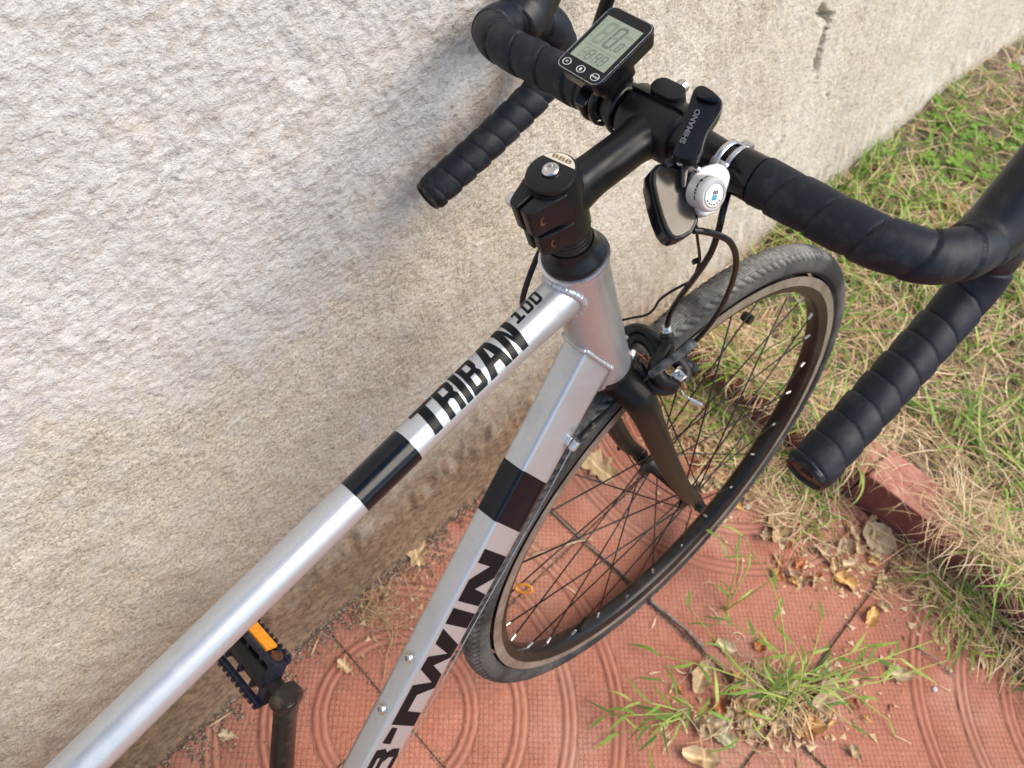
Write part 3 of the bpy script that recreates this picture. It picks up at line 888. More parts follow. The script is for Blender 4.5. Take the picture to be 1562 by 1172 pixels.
def make_wheel(mat4, name):
    w = bpy.data.objects.new(name, None); link(w, bike); w.matrix_local = mat4
    # local axes: x forward, y lateral (left), z up
    NSEG, prof = 880, []
    R0, r0 = .3305, .0170
    for k in range(69):
        a = rad(-136 + 272 * k / 68); prof.append(a)
    V, TR, CT = [], [], []
    for i in range(NSEG):
        t = 2 * pi * i / NSEG
        for a in prof:
            rr = r0; cut = 0
            ad = abs(math.degrees(a))
            if ad < 36:
                rr += .0009; ph = (ad / 4.0 + .5) % 2
                if ph < 1: rr -= .0006; cut = .8
                if (i % 4) == 0: rr -= .0003; cut = max(cut, .5)
            elif ad < 62:
                ph = (i + (2 if a > 0 else 0) + ad * .12) % 5
                if ph < 2: rr -= .0013; cut = 1
                else: rr += .0010
            elif ad < 70:
                if (i // 3) % 2: rr += .0007
            elif ad > 118: rr -= .0010
            q = R0 + rr * cos(a); V.append((q * cos(t), rr * sin(a), q * sin(t)))
            TR.append(float(np.interp(ad, [0, 45, 62, 130], [1, .7, .12, .04]))); CT.append(cut)
    n = len(prof)
    F = [(i * n + j, i * n + j + 1, ((i + 1) % NSEG) * n + j + 1, ((i + 1) % NSEG) * n + j) for i in range(NSEG) for j in range(n - 1)]
    ty = obj('tyre', V, F, M_TYRE, w)
    for nm, dat in (('tread', TR), ('cut', CT)):
        at = ty.data.attributes.new(nm, 'FLOAT', 'POINT'); at.data.foreach_set('value', np.array(dat, np.float32))
    # rim: deep section with a pale worn braking track
    def ring(pr, name, mat):
        V = []; N2 = 160; n = len(pr)
        for i in range(N2):
            t = 2 * pi * i / N2
            for q, y in pr: V.append((q * cos(t), y, q * sin(t)))
        F = [(i * n + j, i * n + (j + 1) % n, ((i + 1) % N2) * n + (j + 1) % n, ((i + 1) % N2) * n + j) for i in range(N2) for j in range(n)]
        o = obj(name, V, F, mat, w); o.data.set_sharp_from_angle(angle=rad(30)); return o
    hw = .0145
    ring([(.3165, -hw), (.3045, -hw), (.3035, -hw + .0005), (.2935, -.0100), (.2915, -.0065), (.2910, 0), (.2915, .0065), (.2935, .0100), (.3035, hw - .0005), (.3045, hw), (.3165, hw), (.3165, hw - .002), (.308, hw - .003), (.308, -hw + .003), (.3165, -hw + .002)], 'rim', M_RIM)
    for sgn in (1, -1):
        ring([(.3166, sgn * (hw + .0003)), (.3046, sgn * (hw + .0003)), (.3046, sgn * (hw - .0002)), (.3166, sgn * (hw - .0002))], 'brake_track', M_TRACK)
    # hub
    hb = Acc().add(*lathe([(.006, -.048), (.0085, -.047), (.0085, -.040), (.013, -.0385), (.0195, -.0365), (.0195, -.0335), (.0115, -.031), (.0078, -.024), (.0075, .024), (.0115, .031), (.0195, .0335), (.0195, .0365), (.013, .0385), (.0085, .040), (.0085, .047), (.006, .048)], (0, 0, 0), (0, 1, 0), 32))
    hb.make('hub', M_MATT, w, sharp=30)
    Acc().add(*lathe([(.0045, -.060), (.0045, .060)], (0, 0, 0), (0, 1, 0), 16)).make('axle', M_STEEL, w)
    # spokes and nipples: four kinds sharing their meshes
    kinds = []
    for side, dr in ((1, 1), (-1, 1), (1, -1), (-1, -1)):
        a = rad(76) * dr
        p0 = npv((.0185 * cos(a), .0345 * side, .0185 * sin(a))); p1 = npv((RN + .001, .0012 * side, 0))
        V, F = sweep(np.array([p0, p1]), .00105, 6); ms = mesh_from('spoke', V, F, M_SPOKE)
        d = (p1 - p0) / np.linalg.norm(p1 - p0)
        V, F = lathe([(.0013, 0), (.0016, .0006), (.0017, .009), (.0021, .0095), (.0021, .0105)], p1 - d * .0100, d, 10); mn = mesh_from('nipple', V, F, M_STEEL)
        kinds.append((ms, mn))
    for k in range(28):
        ms, mn = kinds[k % 4]
        for me, nm in ((ms, 'spoke'), (mn, 'nipple')):
            o = bpy.data.objects.new(nm, me); link(o, w); o.rotation_euler = (0, -2 * pi * k / 28, 0)
    a = rad(-138.1 if name == 'front_wheel' else 40)
    d = npv((cos(a), 0, sin(a)))
    Acc().add(*lathe([(.0055, 0), (.0055, .006), (.0030, .007), (.0030, .026)], -d * 0 + d * .2905, -d, 14)).make('valve', M_PLAST, w)
    return w


def frame4(O, X, Y, Z):
    return Matrix([[X[0], Y[0], Z[0], O[0]], [X[1], Y[1], Z[1], O[1]], [X[2], Y[2], Z[2], O[2]], [0, 0, 0, 1]])


AX = S(AXF, AXU, -.0016)
fw = make_wheel(frame4(AX, FS, YS, U), 'front_wheel')
def copy_part(o, parent):
    c = o.copy(); COL.objects.link(c); c.parent = parent; return c
rw_ = copy_part(fw, bike); rw_.name = 'rear_wheel'; rw_.matrix_local = frame4(REAR, npv((1, 0, 0)), YL, npv((0, 0, 1)))
for ch in list(fw.children): copy_part(ch, rw_)
# orange band on one spoke and the sensor magnet
mg = Acc().add(*lathe([(.0001, -.006), (.006, -.006), (.0065, 0), (.006, .006), (.0001, .006)], onL(1140, 485, .008), YS, 12)); mg.make('spoke_magnet', M_PLAST, bike)
q = onL(799, 898, -.012); V = []
th = np.linspace(0, 2 * pi, 25)
og = Acc().tube(np.array([q + CX * .009 * cos(a) + CY * .0045 * sin(a) + CZ * .003 * cos(a) for a in th]), .0015, 8); og.make('orange_tie', M_ORANGE, bike)

# ---- fork
fork = bpy.data.objects.new('fork', None); link(fork, bike)
cr = Acc().add(*lathe([(.0262, 0), (.0262, -.006), (.0225, -.010), (.0215, -.022)], S(0, -L_HT - .0008, 0), U, 48))
cr.make('crown_race', M_MATT, fork)
crn = Acc().tube(catmull([S(.004, -L_HT - .030, -.040), S(.002, -L_HT - .020, -.022), S(0, -L_HT - .016, 0), S(.002, -L_HT - .020, .022), S(.004, -L_HT - .030, .040)], 8), .017, 24, up=FS)
crn.make('fork_crown', M_FORK, fork)
for sgn in (1, -1):
    P = catmull([S(.002, -L_HT - .018, .026 * sgn), S(.005, -L_HT - .045, .038 * sgn), S(.009, -L_HT - .10, .0425 * sgn), S(.018, -L_HT - .20, .0465 * sgn), S(.034, -L_HT - .31, .0495 * sgn), S(AXF, AXU + .014, .050 * sgn)], 8)
    m = len(P)
    bl = Acc().tube(P, list(np.interp(np.linspace(0, 1, m), [0, .12, .5, 1], [.016, .0165, .0135, .0085])), 24, up=FS, sec=(1.02, .72))
    bl.make('fork_blade', M_FORK, fork)
    dp = Acc()
    bm = prism_bm(rrect(.020, .034, .009, 6), S(AXF, AXU + .004, .0465 * sgn + .003), FS, U, YS, .006, .001, 1)
    bmobj('dropout', bm, M_STEEL if sgn < 0 else M_MATT, fork, smooth=True, sharp=40)
    nt = Acc().add(*lathe([(.009, 0), (.009, .003), (.0075, .0035), (.0075, .009), (.005, .010)], S(AXF, AXU, (.052) * sgn), YS * sgn, 6 if sgn < 0 else 24))
    nt.make('axle_nut', M_MATT, fork)
lv = Acc().tube(catmull([S(AXF, AXU, .061), S(AXF - .004, AXU + .01, .066), S(AXF - .012, AXU + .03, .066), S(AXF - .020, AXU + .048, .062)], 6), .005, 12, up=FS, sec=(1, .6)); lv.make('quick_release_lever', M_MATT, fork)

# ---- headset, spacers, stem
hs = Acc().add(*lathe([(.0243, .0012), (.0243, .0035), (.0235, .0062), (.0205, .0098), (.0185, .0150), (.0180, .0185)], H0, U, 56)); hs.make('headset_cover', M_BLACK, bike)
sp = []
z = .0186
for k in range(4):
    sp += [(.0152, z), (.0166, z + .0003), (.0170, z + .0008), (.0170, z + .0029), (.0166, z + .0034), (.0152, z + .0037)]; z += .0037
Acc().add(*lathe(sp, H0, U, 56)).make('spacer_stack', M_MATT, bike, sharp=30)

stem = bpy.data.objects.new('stem', None); link(stem, bike)
st = Acc()
st.add(*lathe([(.0166, .0335), (.0180, .0340), (.0184, .0360), (.0184, .0795), (.0180, .0815), (.0168, .0820)], H0, U, 56))
st.make('steerer_clamp', M_BLACK, stem)
ext = catmull([S(.004, .0585, 0), S(.025, .0565, 0), S(.05, .0535, 0), S(.072, .0508, 0), S(CF - .004, CU + .0005, 0)], 8)
m = len(ext); tt_ = np.linspace(0, 1, m)
rr_ = np.interp(tt_, [0, .12, .3, .7, .85, 1], [.0195, .0168, .0148, .0148, .0160, .0190])
V, F = sweep(ext, list(rr_), 40, up=U, sec=lambda t: (float(np.interp(t, [0, .1, .25, .8, 1], [1.15, 1.0, 1.0, 1.0, .95])), float(np.interp(t, [0, .1, .75, .88, 1], [.9, 1, 1, 1.15, 1.28]))))
Acc().add(V, F).make('stem_extension', M_BLACK, stem)
bar_cl = Acc().add(*lathe([(.0162, -.0235), (.0186, -.0230), (.0200, -.0205), (.0204, -.016), (.0204, .016), (.0200, .0205), (.0186, .0230), (.0162, .0235)], SC(0, 0, 0), YS, 48)); bar_cl.make('bar_clamp', M_BLACK, stem)
# face plate: a thicker shell on the front with a visible gap
V, F = [], []
nn = 22; ws = [-.0232, -.021, -.012, 0, .012, .021, .0232]
for l in ws:
    for k in range(nn + 1):
        a = rad(-62 + 142 * k / nn)
        rr = .0226 if abs(l) < .022 else .0218
        V.append(SC(cos(a) * rr, sin(a) * rr, l))
    for k in range(nn + 1):
        a = rad(-62 + 142 * (nn - k) / nn); V.append(SC(cos(a) * .0165, sin(a) * .0165, l))
n = 2 * (nn + 1)
F = [(i * n + j, i * n + (j + 1) % n, (i + 1) * n + (j + 1) % n, (i + 1) * n + j) for i in range(len(ws) - 1) for j in range(n)]
F += [(j, j + 1, n - 2 - j, n - 1 - j) for j in range(nn)] + [((len(ws) - 1) * n + n - 1 - j, (len(ws) - 1) * n + n - 2 - j, (len(ws) - 1) * n + j + 1, (len(ws) - 1) * n + j) for j in range(nn)]
o = obj('face_plate', V, F, M_BLACK, stem); o.data.set_sharp_from_angle(angle=rad(40))
for u_, f_, hgt in ((.0265, .0125, .020), (-.006, .0215, .018)):
    # rounded hump of the face plate carrying its bolt
    bm = prism_bm(rrect(.026, .0145, .0068, 7), SC(f_, u_ - .0015, -.002), YS, FS, U, hgt, .0035, 3)
    bmobj('bolt_boss', bm, M_BLACK, stem, smooth=True, sharp=60)
    d_ = FS
    Acc().add(*lathe([(.0048, 0), (.0048, .0045), (.0040, .0054), (.0022, .0054), (.0020, .003), (.0001, .003)], SC(f_ + .0085, u_ - .008, -.004), d_, 16)).make('bolt', M_STEEL, stem)
# pinch lobes with the slit behind the steerer
for zc, hh, ext_ in ((.0692, .0228, .0315), (.0440, .0190, .0285)):
    for sgn in (1, -1):
        prof = [(.006, .0174), (0, .0183), (-.006, .0179), (-.012, .0163), (-ext_ + .006, .0118), (-ext_ + .002, .0102), (-ext_, .0080), (-ext_, .0016), (-.010, .0011), (.006, .0011)]
        prof = [(x, y * sgn) for x, y in prof]
        bm = prism_bm(prof, S(0, zc + hh / 2, 0), FS, YS, U, hh, .0016, 3)
        bmobj('pinch_lobe', bm, M_BLACK, stem, smooth=True, sharp=50)
    # bolts: head on the left, threaded end in the right lobe
    bx_ = -ext_ + .0085
    Acc().add(*lathe([(.0042, 0), (.0048, .001), (.0048, .0052), (.0040, .006), (.0022, .006), (.0020, .003), (.0001, .003)], S(bx_, zc, .0150), YS, 20)).make('bolt', M_ALU, stem)
    Acc().add(*lathe([(.0036, 0), (.0034, .0006), (.0026, .0006), (.0022, -.0006), (.0001, -.0008)], S(bx_, zc, -.0122), -YS, 20)).make('bolt_end', M_RUST, stem)
cap = Acc().add(*lathe([(.0172, .0822), (.0178, .0828), (.0178, .0842), (.0170, .0858), (.0150, .0866), (.0062, .0866), (.0058, .0860), (.0001, .0860)], H0, U, 56)); cap.make('top_cap', M_BLACK, stem, sharp=30)
Acc().add(*lathe([(.0057, .0860), (.0057, .0884), (.0050, .0892), (.0034, .0892), (.0030, .0876), (.0001, .0872)], H0, U, 28)).make('cap_bolt', M_STEEL, stem, sharp=30)


def flat_poly(name, poly, O, X, Y, mat, parent):
    return obj(name, [O + X * x + Y * y for x, y in poly], [tuple(range(len(poly)))], mat, parent, smooth=False)


CAPX = rot(-YL, STEER + .12)                # the print is turned a little on the cap
CAPY = np.cross(U, CAPX)
R_ = .0156
seg = [(R_ * cos(rad(a)), R_ * sin(rad(a))) for a in np.linspace(32, 148, 24)]
flat_poly('cap_print', seg, S(0, .08685, 0), CAPX, CAPY, M_CAPSTRIP, stem)


def text_obj(txt, name, size, O, X, Y, mat, parent, xs=1., ys=1., off=0., ext=0.0, bold=0.0, align='CENTER'):
    cu = bpy.data.curves.new(name, 'FONT'); cu.body = txt; cu.size = size; cu.align_x = align; cu.align_y = 'CENTER'; cu.offset = bold; cu.resolution_u = 4; cu.extrude = ext
    t = bpy.data.objects.new('tmp_text', cu); COL.objects.link(t)
    dg = bpy.context.evaluated_depsgraph_get(); dg.update()
    me = bpy.data.meshes.new_from_object(t.evaluated_get(dg))
    bpy.data.objects.remove(t)
    me.name = name; me.materials.clear(); me.materials.append(mat)
    Z = np.cross(X, Y)
    for v in me.vertices:
        c = v.co.copy(); v.co = Vector(O + X * c.x * xs + Y * c.y * ys + Z * (off + c.z))
    me.update()
    return link(bpy.data.objects.new(name, me), parent)


text_obj('BBB', 'cap_lettering', .0060, S(0, .08695, 0) + CAPY * .0114, CAPX, CAPY, M_BROWN, stem, xs=1.6, ys=.72, bold=.00012)

# ---- handlebar, tape, hoods
hb = bpy.data.objects.new('handlebar', None); link(hb, bike)
bare = resample(np.array([SC(0, 0, -.13), SC(0, 0, .13)]), .004)[0]
br = [float(np.interp(abs((p - SC(0, 0, 0)) @ YS), [0, .026, .045, .06, .2], [.0157, .0155, .0140, .0129, .0129])) for p in bare]
Acc().add(*sweep(bare, br, 36, up=U)).make('bar_tube', M_BLACK, hb, sharp=None)
BARP = [(0, 0, .06), (0, 0, .09), (0, 0, .130), (0, 0, .158), (.004, -.002, .181), (.015, -.008, .200), (.034, -.017, .209), (.054, -.028, .2115), (.072, -.041, .212), (.085, -.058, .2115),
        (.089, -.080, .2115), (.076, -.099, .2115), (.050, -.108, .211), (.014, -.1125, .211), (-.035, -.1160, .211), (-.0965, -.1180, .2108)]
for sgn, s_start in ((1, .050), (-1, .072)):
    P = [SC(f, u, l * sgn) for f, u, l in BARP]; P[0] = SC(0, 0, s_start * sgn)
    C_ = catmull(P, 14); C_, arc = resample(C_, .0009)
    tot = arc[-1]
    pitch = .0205

    def rf(i, a, th, tot=tot, sgn=sgn):
        drop = smooth01(a, .20, .30)
        ph = ((tot - a) / np.interp(a, [0, .2, .3, tot], [.026, .024, .0195, .0190]) + sgn * th / (2 * pi) + .25) % 1.0
        b = .0006 + .0007 * np.sin(pi * np.clip(ph, 0, 1)) ** .7 * (.5 + .5 * drop) + .0014 * ph * (.7 + .3 * drop)
        seam = .0018 * np.exp(-ph / .03) + .0014 * np.exp(-(1 - ph) / .02)
        r = .0148 + b - seam
        if a < .018: r = r * 0 + .0147
        if tot - a < .004: r = r - .002 * (1 - (tot - a) / .004) ** 2
        return r
    V, F = sweep(C_, rf, 44, up=U)
    tp = obj('bar_tape', V, F, M_TAPE, hb)
    # finishing tape near the stem
    fin = C_[(arc < .017)]
    Acc().add(*sweep(fin, .01555, 40, up=U)).make('finishing_tape', M_GLOSS, hb)
    # end plug
    e = C_[-1]; d = C_[-1] - C_[-6]; d /= np.linalg.norm(d)
    Acc().add(*lathe([(.0150, -.002), (.0152, .0010), (.0146, .0026), (.0128, .0030), (.0118, .0012), (.0046, .0006), (.0042, .0016), (.0030, .0018), (.0026, .0006), (.0001, .0004)], e, d, 36)).make('end_plug', M_PLAST, hb, sharp=35)
    Acc().add(*lathe([(.0030, .0019), (.0030, .0022), (.0018, .0022), (.0001, .0012)], e, d, 16)).make('plug_screw', M_RUST, hb)
    # brake hood and lever blade
    hp = catmull([SC(.048, -.030, .2065 * sgn), SC(.066, -.028, .2105 * sgn), SC(.086, -.016, .212 * sgn), SC(.112, .004, .213 * sgn), SC(.140, .022, .213 * sgn), SC(.162, .044, .212 * sgn), SC(.168, .066, .212 * sgn)], 8)
    m = len(hp)
    hd = Acc().tube(hp, list(np.interp(np.linspace(0, 1, m), [0, .1, .3, .6, .8, .95, 1], [.0175, .0195, .0200, .0185, .0175, .0165, .010])), 36, up=U, sec=(1.12, .92))
    hd.make('brake_hood', M_HOOD, hb, sharp=None)
    bp = catmull([SC(.150, .012, .213 * sgn), SC(.170, -.005, .213 * sgn), SC(.176, -.035, .213 * sgn), SC(.165, -.070, .215 * sgn), SC(.146, -.100, .219 * sgn), SC(.140, -.118, .224 * sgn)], 8)
    m = len(bp)
    Acc().tube(bp, list(np.interp(np.linspace(0, 1, m), [0, .2, 1], [.009, .0085, .0065])), 20, up=YS * 1., sec=(1.1, .55)).make('brake_lever', M_BLACK, hb, sharp=None)

# ---- cycle computer on the left of the stem
cyc = bpy.data.objects.new('cycle_computer', None); link(cyc, bike)
fx = FS * cos(.150) + U * sin(.150)
cF = fx * cos(-.045) + YS * sin(-.045); cL = YS * cos(-.045) - fx * sin(-.045); cR = -cL
cN = np.cross(cR, cF)
CO = SC(.0026, .0469, .0436)
bm = prism_bm(rrect(.0435, .0593, .0068, 7), CO, cR, cF, cN, .0125, .0022, 3, taper=.93); bmobj('computer_case', bm, M_PLAST, cyc, smooth=True, sharp=50)
bm = prism_bm(rrect(.0405, .0563, .0055, 7), CO + cN * .0004, cR, cF, cN, .0006, .0002, 1); bmobj('screen_glass', bm, M_GLOSS, cyc, smooth=True, sharp=40)
edge = [CO + cR * x + cF * y + cN * .0006 for x, y in rrect(.0412, .0570, .0058, 7)]; edge.append(edge[0])
Acc().tube(np.array(edge), .00028, 6).make('case_trim', M_STEEL, cyc)
LX0, LX1, LY0, LY1 = -.0170, .0170, -.0175, .0205
def cp(x, y, off): return CO + cR * x + cF * y + cN * off
obj('display', [cp(LX0, LY0, .0007), cp(LX1, LY0, .0007), cp(LX1, LY1, .0007), cp(LX0, LY1, .0007)], [(0, 1, 2, 3)], M_LCD, cyc, smooth=False)


def seg7(ch, x, y, w, h, t, on, off, sl=.12):
    """seven-segment digit with lit and idle segments"""
    on_ = {'0': 'abcdef', '1': 'bc', '2': 'abged', '3': 'abgcd', '4': 'fgbc', '5': 'afgcd', '6': 'afgcde', '7': 'abc', '8': 'abcdefg', '9': 'abcdfg', ' ': ''}[ch]
    g = t * .18
    R = {'a': (t * .6, h - t, w - t * .6, h), 'd': (t * .6, 0, w - t * .6, t), 'g': (t * .6, h / 2 - t / 2, w - t * .6, h / 2 + t / 2),
         'f': (0, h / 2 + g, t, h - t * .6), 'b': (w - t, h / 2 + g, w, h - t * .6), 'e': (0, t * .6, t, h / 2 - g), 'c': (w - t, t * .6, w, h / 2 - g)}
    for k, (x0, y0, x1, y1) in R.items():
        q = [(x0 + g * .3, y0 + g * .3), (x1 - g * .3, y0 + g * .3), (x1 - g * .3, y1 - g * .3), (x0 + g * .3, y1 - g * .3)]
        (on if k in on_ else off).add([cp(x + a + b * sl, y + b, .00085) for a, b in q], [(0, 1, 2, 3)])


on, off = Acc(), Acc()
for i, ch in enumerate(' 0'): seg7(ch, -.0125 + i * .0098, -.0020, .0082, .0200, .0022, on, off)
seg7('0', .0085, -.0010, .0042, .0085, .0011, on, off)
on.add([cp(.0066, -.0016, .00085), cp(.0078, -.0016, .00085), cp(.0078, -.0004, .00085), cp(.0066, -.0004, .00085)], [(0, 1, 2, 3)])
for i, ch in enumerate(' 8 49'.replace(' 8', ' 8')): pass
for x, ch in ((-.0118, ' '), (-.0062, '8'), (.0010, '4'), (.0066, '9')): seg7(ch, x, -.0155, .0044, .0092, .0010, off if False else on, off)
for yy_ in (-.0132, -.0095): on.add([cp(-.0008, yy_, .00085), cp(.0001, yy_, .00085), cp(.0001, yy_ + .0009, .00085), cp(-.0008, yy_ + .0009, .00085)], [(0, 1, 2, 3)])
off.add([cp(-.015, -.0045, .00085), cp(.016, -.0045, .00085), cp(.016, -.0042, .00085), cp(-.015, -.0042, .00085)], [(0, 1, 2, 3)])
for k in range(5):
    off.add([cp(-.0155 + .0002 * k, .001 + k * .0036, .00085), cp(-.0142 + .0002 * k, .001 + k * .0036, .00085), cp(-.0142, .0026 + k * .0036, .00085), cp(-.0155, .0026 + k * .0036, .00085)], [(0, 1, 2, 3)])
on.make('lit_segments', M_SEG, cyc, smooth=False); off.make('idle_segments', M_GHOST, cyc, smooth=False)
text_obj('km/h', 'unit_lettering', .0034, cp(.0115, .0125, 0), cR, cF, M_GHOST, cyc, off=.00085)
for x, lab in ((-.0140, 'SET'), (0, ''), (.0140, 'MODE')):
    c = cp(x, -.0232, .0008); ringp = [c + cR * .0033 * cos(a) + cF * .0027 * sin(a) for a in np.linspace(0, 2 * pi, 29)]
    Acc().tube(np.array(ringp), .00026, 6).make('button_ring', M_WHITE, cyc)
    if lab: text_obj(lab, 'button_lettering', .0018, c, cR, cF, M_WHITE, cyc, off=.0001, bold=.00004)
    else:
        flat_poly('button_mark', [(.0010 * cos(a), .0014 * sin(a)) for a in np.linspace(0, 2 * pi, 13)[:-1]], c + cN * .0001, cR, cF, M_WHITE, cyc)
# bracket, strap and tab
bm = prism_bm(rrect(.030, .030, .005, 5), CO - cN * .0115 + cF * -.006 - cL * .002, cR, cF, cN, .012, .002, 2); bmobj('computer_bracket', bm, M_PLAST, cyc, smooth=True, sharp=45)
bm = prism_bm(rrect(.024, .022, .004, 5), CO - cN * .022 + cF * -.004, cR, cF, cN, .010, .002, 2, taper=1.1); bmobj('computer_bracket', bm, M_PLAST, cyc, smooth=True, sharp=45)
for l in (.030, .047, .056):
    th = np.linspace(0, 2 * pi, 33)
    Acc().tube(np.array([SC(.0172 * cos(a), .0172 * sin(a) + .0012 * (sin(a) > 0), l) for a in th]), .0022, 8, up=YS, sec=(1.5, .7)).make('rubber_strap', M_PLAST, cyc)
bm = prism_bm(rrect(.0085, .012, .002, 4), px(890, 147, .530), CX * .88 - CY * .47, CX * .47 + CY * .88, CZ, .003, .0008, 2); bmobj('strap_tab', bm, M_PLAST, cyc, smooth=True, sharp=45)

# ---- thumb shifter clamped to the right of the stem
sh = bpy.data.objects.new('gear_shifter', None); link(sh, bike)


def cam_poly(pts, depth, th, bev, name, mat, parent, seg=2, taper=1., tilt=None, sharp=50):
    cx = sum(p[0] for p in pts) / len(pts); cy = sum(p[1] for p in pts) / len(pts)
    O = px(cx, cy, depth); k = depth / FPX
    X, Y, Z = CX, CY, CZ
    if tilt is not None:                       # tilt about the body's own upward and sideways directions
        Z = CZ + CX * tilt[0] + CY * tilt[1]; Z = Z / np.linalg.norm(Z)
        X = CX - Z * (CX @ Z); X /= np.linalg.norm(X); Y = np.cross(Z, X)
    bm = prism_bm([((x - cx) * k, -(y - cy) * k) for x, y in pts], O, X, Y, Z, th, bev, seg, taper)
    return bmobj(name, bm, mat, parent, smooth=True, sharp=sharp)


def soften(pts, it=2):
    for _ in range(it):
        out = []
        for a, b in zip(pts, pts[1:] + pts[:1]):
            out.append((a[0] * .75 + b[0] * .25, a[1] * .75 + b[1] * .25)); out.append((a[0] * .25 + b[0] * .75, a[1] * .25 + b[1] * .75))
        pts = out
    return pts


pod = [(987, 266), (1008, 244), (1044, 254), (1054, 282), (1068, 303), (1066, 350), (1032, 370), (1014, 364), (998, 325)]
cam_poly(soften(pod, 1), .4865, .015, .0016, 'shifter_body', M_GLOSS, sh, 3, tilt=(.15, .1))
pod2 = [(993, 268), (1010, 248), (1041, 257), (1051, 284), (1065, 305), (1063, 347), (1032, 366), (1018, 359), (1004, 322)]
cam_poly(soften(pod2, 1), .4842, .0034, .0022, 'shifter_cover', M_CHROME, sh, 4, tilt=(.25, .15), sharp=70)
cam_poly(soften([(1012, 243), (1028, 240), (1030, 252), (1016, 254)], 1), .4825, .006, .0010, 'shifter_tab', M_CHROME, sh)
cam_poly(soften([(1038, 249), (1051, 254), (1048, 272), (1046, 288), (1039, 284), (1040, 264)], 1), .4815, .006, .0008, 'shifter_tab', M_CHROME, sh)
cam_poly(soften([(1012, 240), (1058, 250), (1062, 262), (1046, 268), (1012, 256)], 1), .4880, .010, .001, 'shifter_bracket', M_PLAST, sh)
V, F = lathe([(.0024, 0), (.0024, .0014), (.0018, .0020), (.0001, .0021)], px(1037, 248, .4805), CZ, 18); Acc().add(V, F).make('pivot_rivet', M_STEEL, sh)
V, F = lathe([(.0020, 0), (.0020, .003), (.0003, .0042), (.0001, .0042)], px(1061, 258, .4800), CZ * .6 + CX * .5 - CY * .4, 14); Acc().add(V, F).make('gear_pointer', M_STEEL, sh)
lev = [(1061, 130), (1071, 126), (1082, 131), (1099, 148), (1103, 158), (1101, 172), (1086, 194), (1079, 204), (1072, 224), (1070, 236), (1060, 248), (1024, 238), (1032, 217), (1055, 146)]
cam_poly(soften(lev, 1), .4710, .0110, .0034, 'shifter_lever', M_PLAST, sh, 3, tilt=(-.15, .12), sharp=60)
cam_poly(soften([(1064, 134), (1071, 130), (1081, 134), (1096, 150), (1098, 158), (1084, 158), (1066, 150), (1062, 142)], 1), .4702, .0022, .0008, 'lever_pad', M_GLOSS, sh, 2, tilt=(-.05, .35))
LVZ = CZ + CX * -.15 + CY * .12; LVZ /= np.linalg.norm(LVZ)
dirL = (CX * 30 + CY * 62); dirL = dirL - LVZ * (dirL @ LVZ); dirL /= np.linalg.norm(dirL)
upL = np.cross(LVZ, dirL)
text_obj('SHIMANO', 'lever_lettering', .0047, px(1053, 194, .4712), dirL, upL, simple('grey_moulded_print', (.11, .12, .14), .5), sh, xs=1.12, off=.0009, ext=.00015, bold=.0001)
# dial housing and its round badge
dial = [(1052, 276), (1060, 262), (1074, 254), (1102, 247), (1119, 264), (1115, 283), (1100, 322), (1070, 333), (1060, 311)]
cam_poly(soften(dial, 1), .4835, .012, .0022, 'dial_housing', M_DIAL, sh, 3, tilt=(.25, -.1), sharp=70)
DN_ = CZ + CX * .62 - CY * .50; DN_ /= np.linalg.norm(DN_)
DX = CX - DN_ * (CX @ DN_); DX /= np.linalg.norm(DX); DY = np.cross(DN_, DX)
DO = px(1089, 298, .4760)
V, F = lathe([(.0108, -.0135), (.0108, -.0020), (.0104, -.0006), (.0094, .0004), (.0086, .0004), (.0084, .0001), (.0001, .0001)], DO, DN_, 48); Acc().add(V, F).make('gear_dial', M_DIAL, sh, sharp=35)
bO = DO + DN_ * .0002
V, F = lathe([(.0078, 0), (.0078, .0002), (.0001, .00021)], bO, DN_, 36); Acc().add(V, F).make('round_badge', M_WHITE, sh)
Acc().tube(np.array([bO + DN_ * .0003 + DX * .0075 * cos(a) + DY * .0075 * sin(a) for a in np.linspace(0, 2 * pi, 33)]), .00016, 6).make('badge_ring', M_DECAL, sh)
flat_poly('badge_mark', [(-.0020, -.0030), (.0016, -.0030), (.0022, .0002), (-.0014, .0002)], bO + DN_ * .0005, DX, DY, M_AQUA, sh)
for x in (-.0012, .0002, .0016):
    flat_poly('badge_mark', [(x, .0006), (x + .0007, .0006), (x + .0009, .0030), (x + .0002, .0030)], bO + DN_ * .0005, DX, DY, M_DECAL, sh)
for k, a in enumerate((-150, -128, -106, -84, -62, -40)):
    c = bO + DN_ * .0005 + DX * .0058 * cos(rad(a)) + DY * .0058 * sin(rad(a)); tx = -DX * sin(rad(a)) + DY * cos(rad(a)); ty = DX * cos(rad(a)) + DY * sin(rad(a))
    flat_poly('badge_mark', [(-.0006, -.0004), (.0006, -.0004), (.0006, .0004), (-.0006, .0004)], c, tx, ty, M_DECAL, sh)
for k, ch in enumerate('1234567'):
    a = rad(186 - 20 * k); rdv = DX * cos(a) + DY * sin(a); tan_ = -DX * sin(a) + DY * cos(a)
    text_obj(ch, 'gear_number', .0042, DO - DN_ * .0052 + rdv * .0108, np.cross(tan_, rdv), tan_, M_DECAL, sh, xs=1.15, off=.0003, bold=.00012)
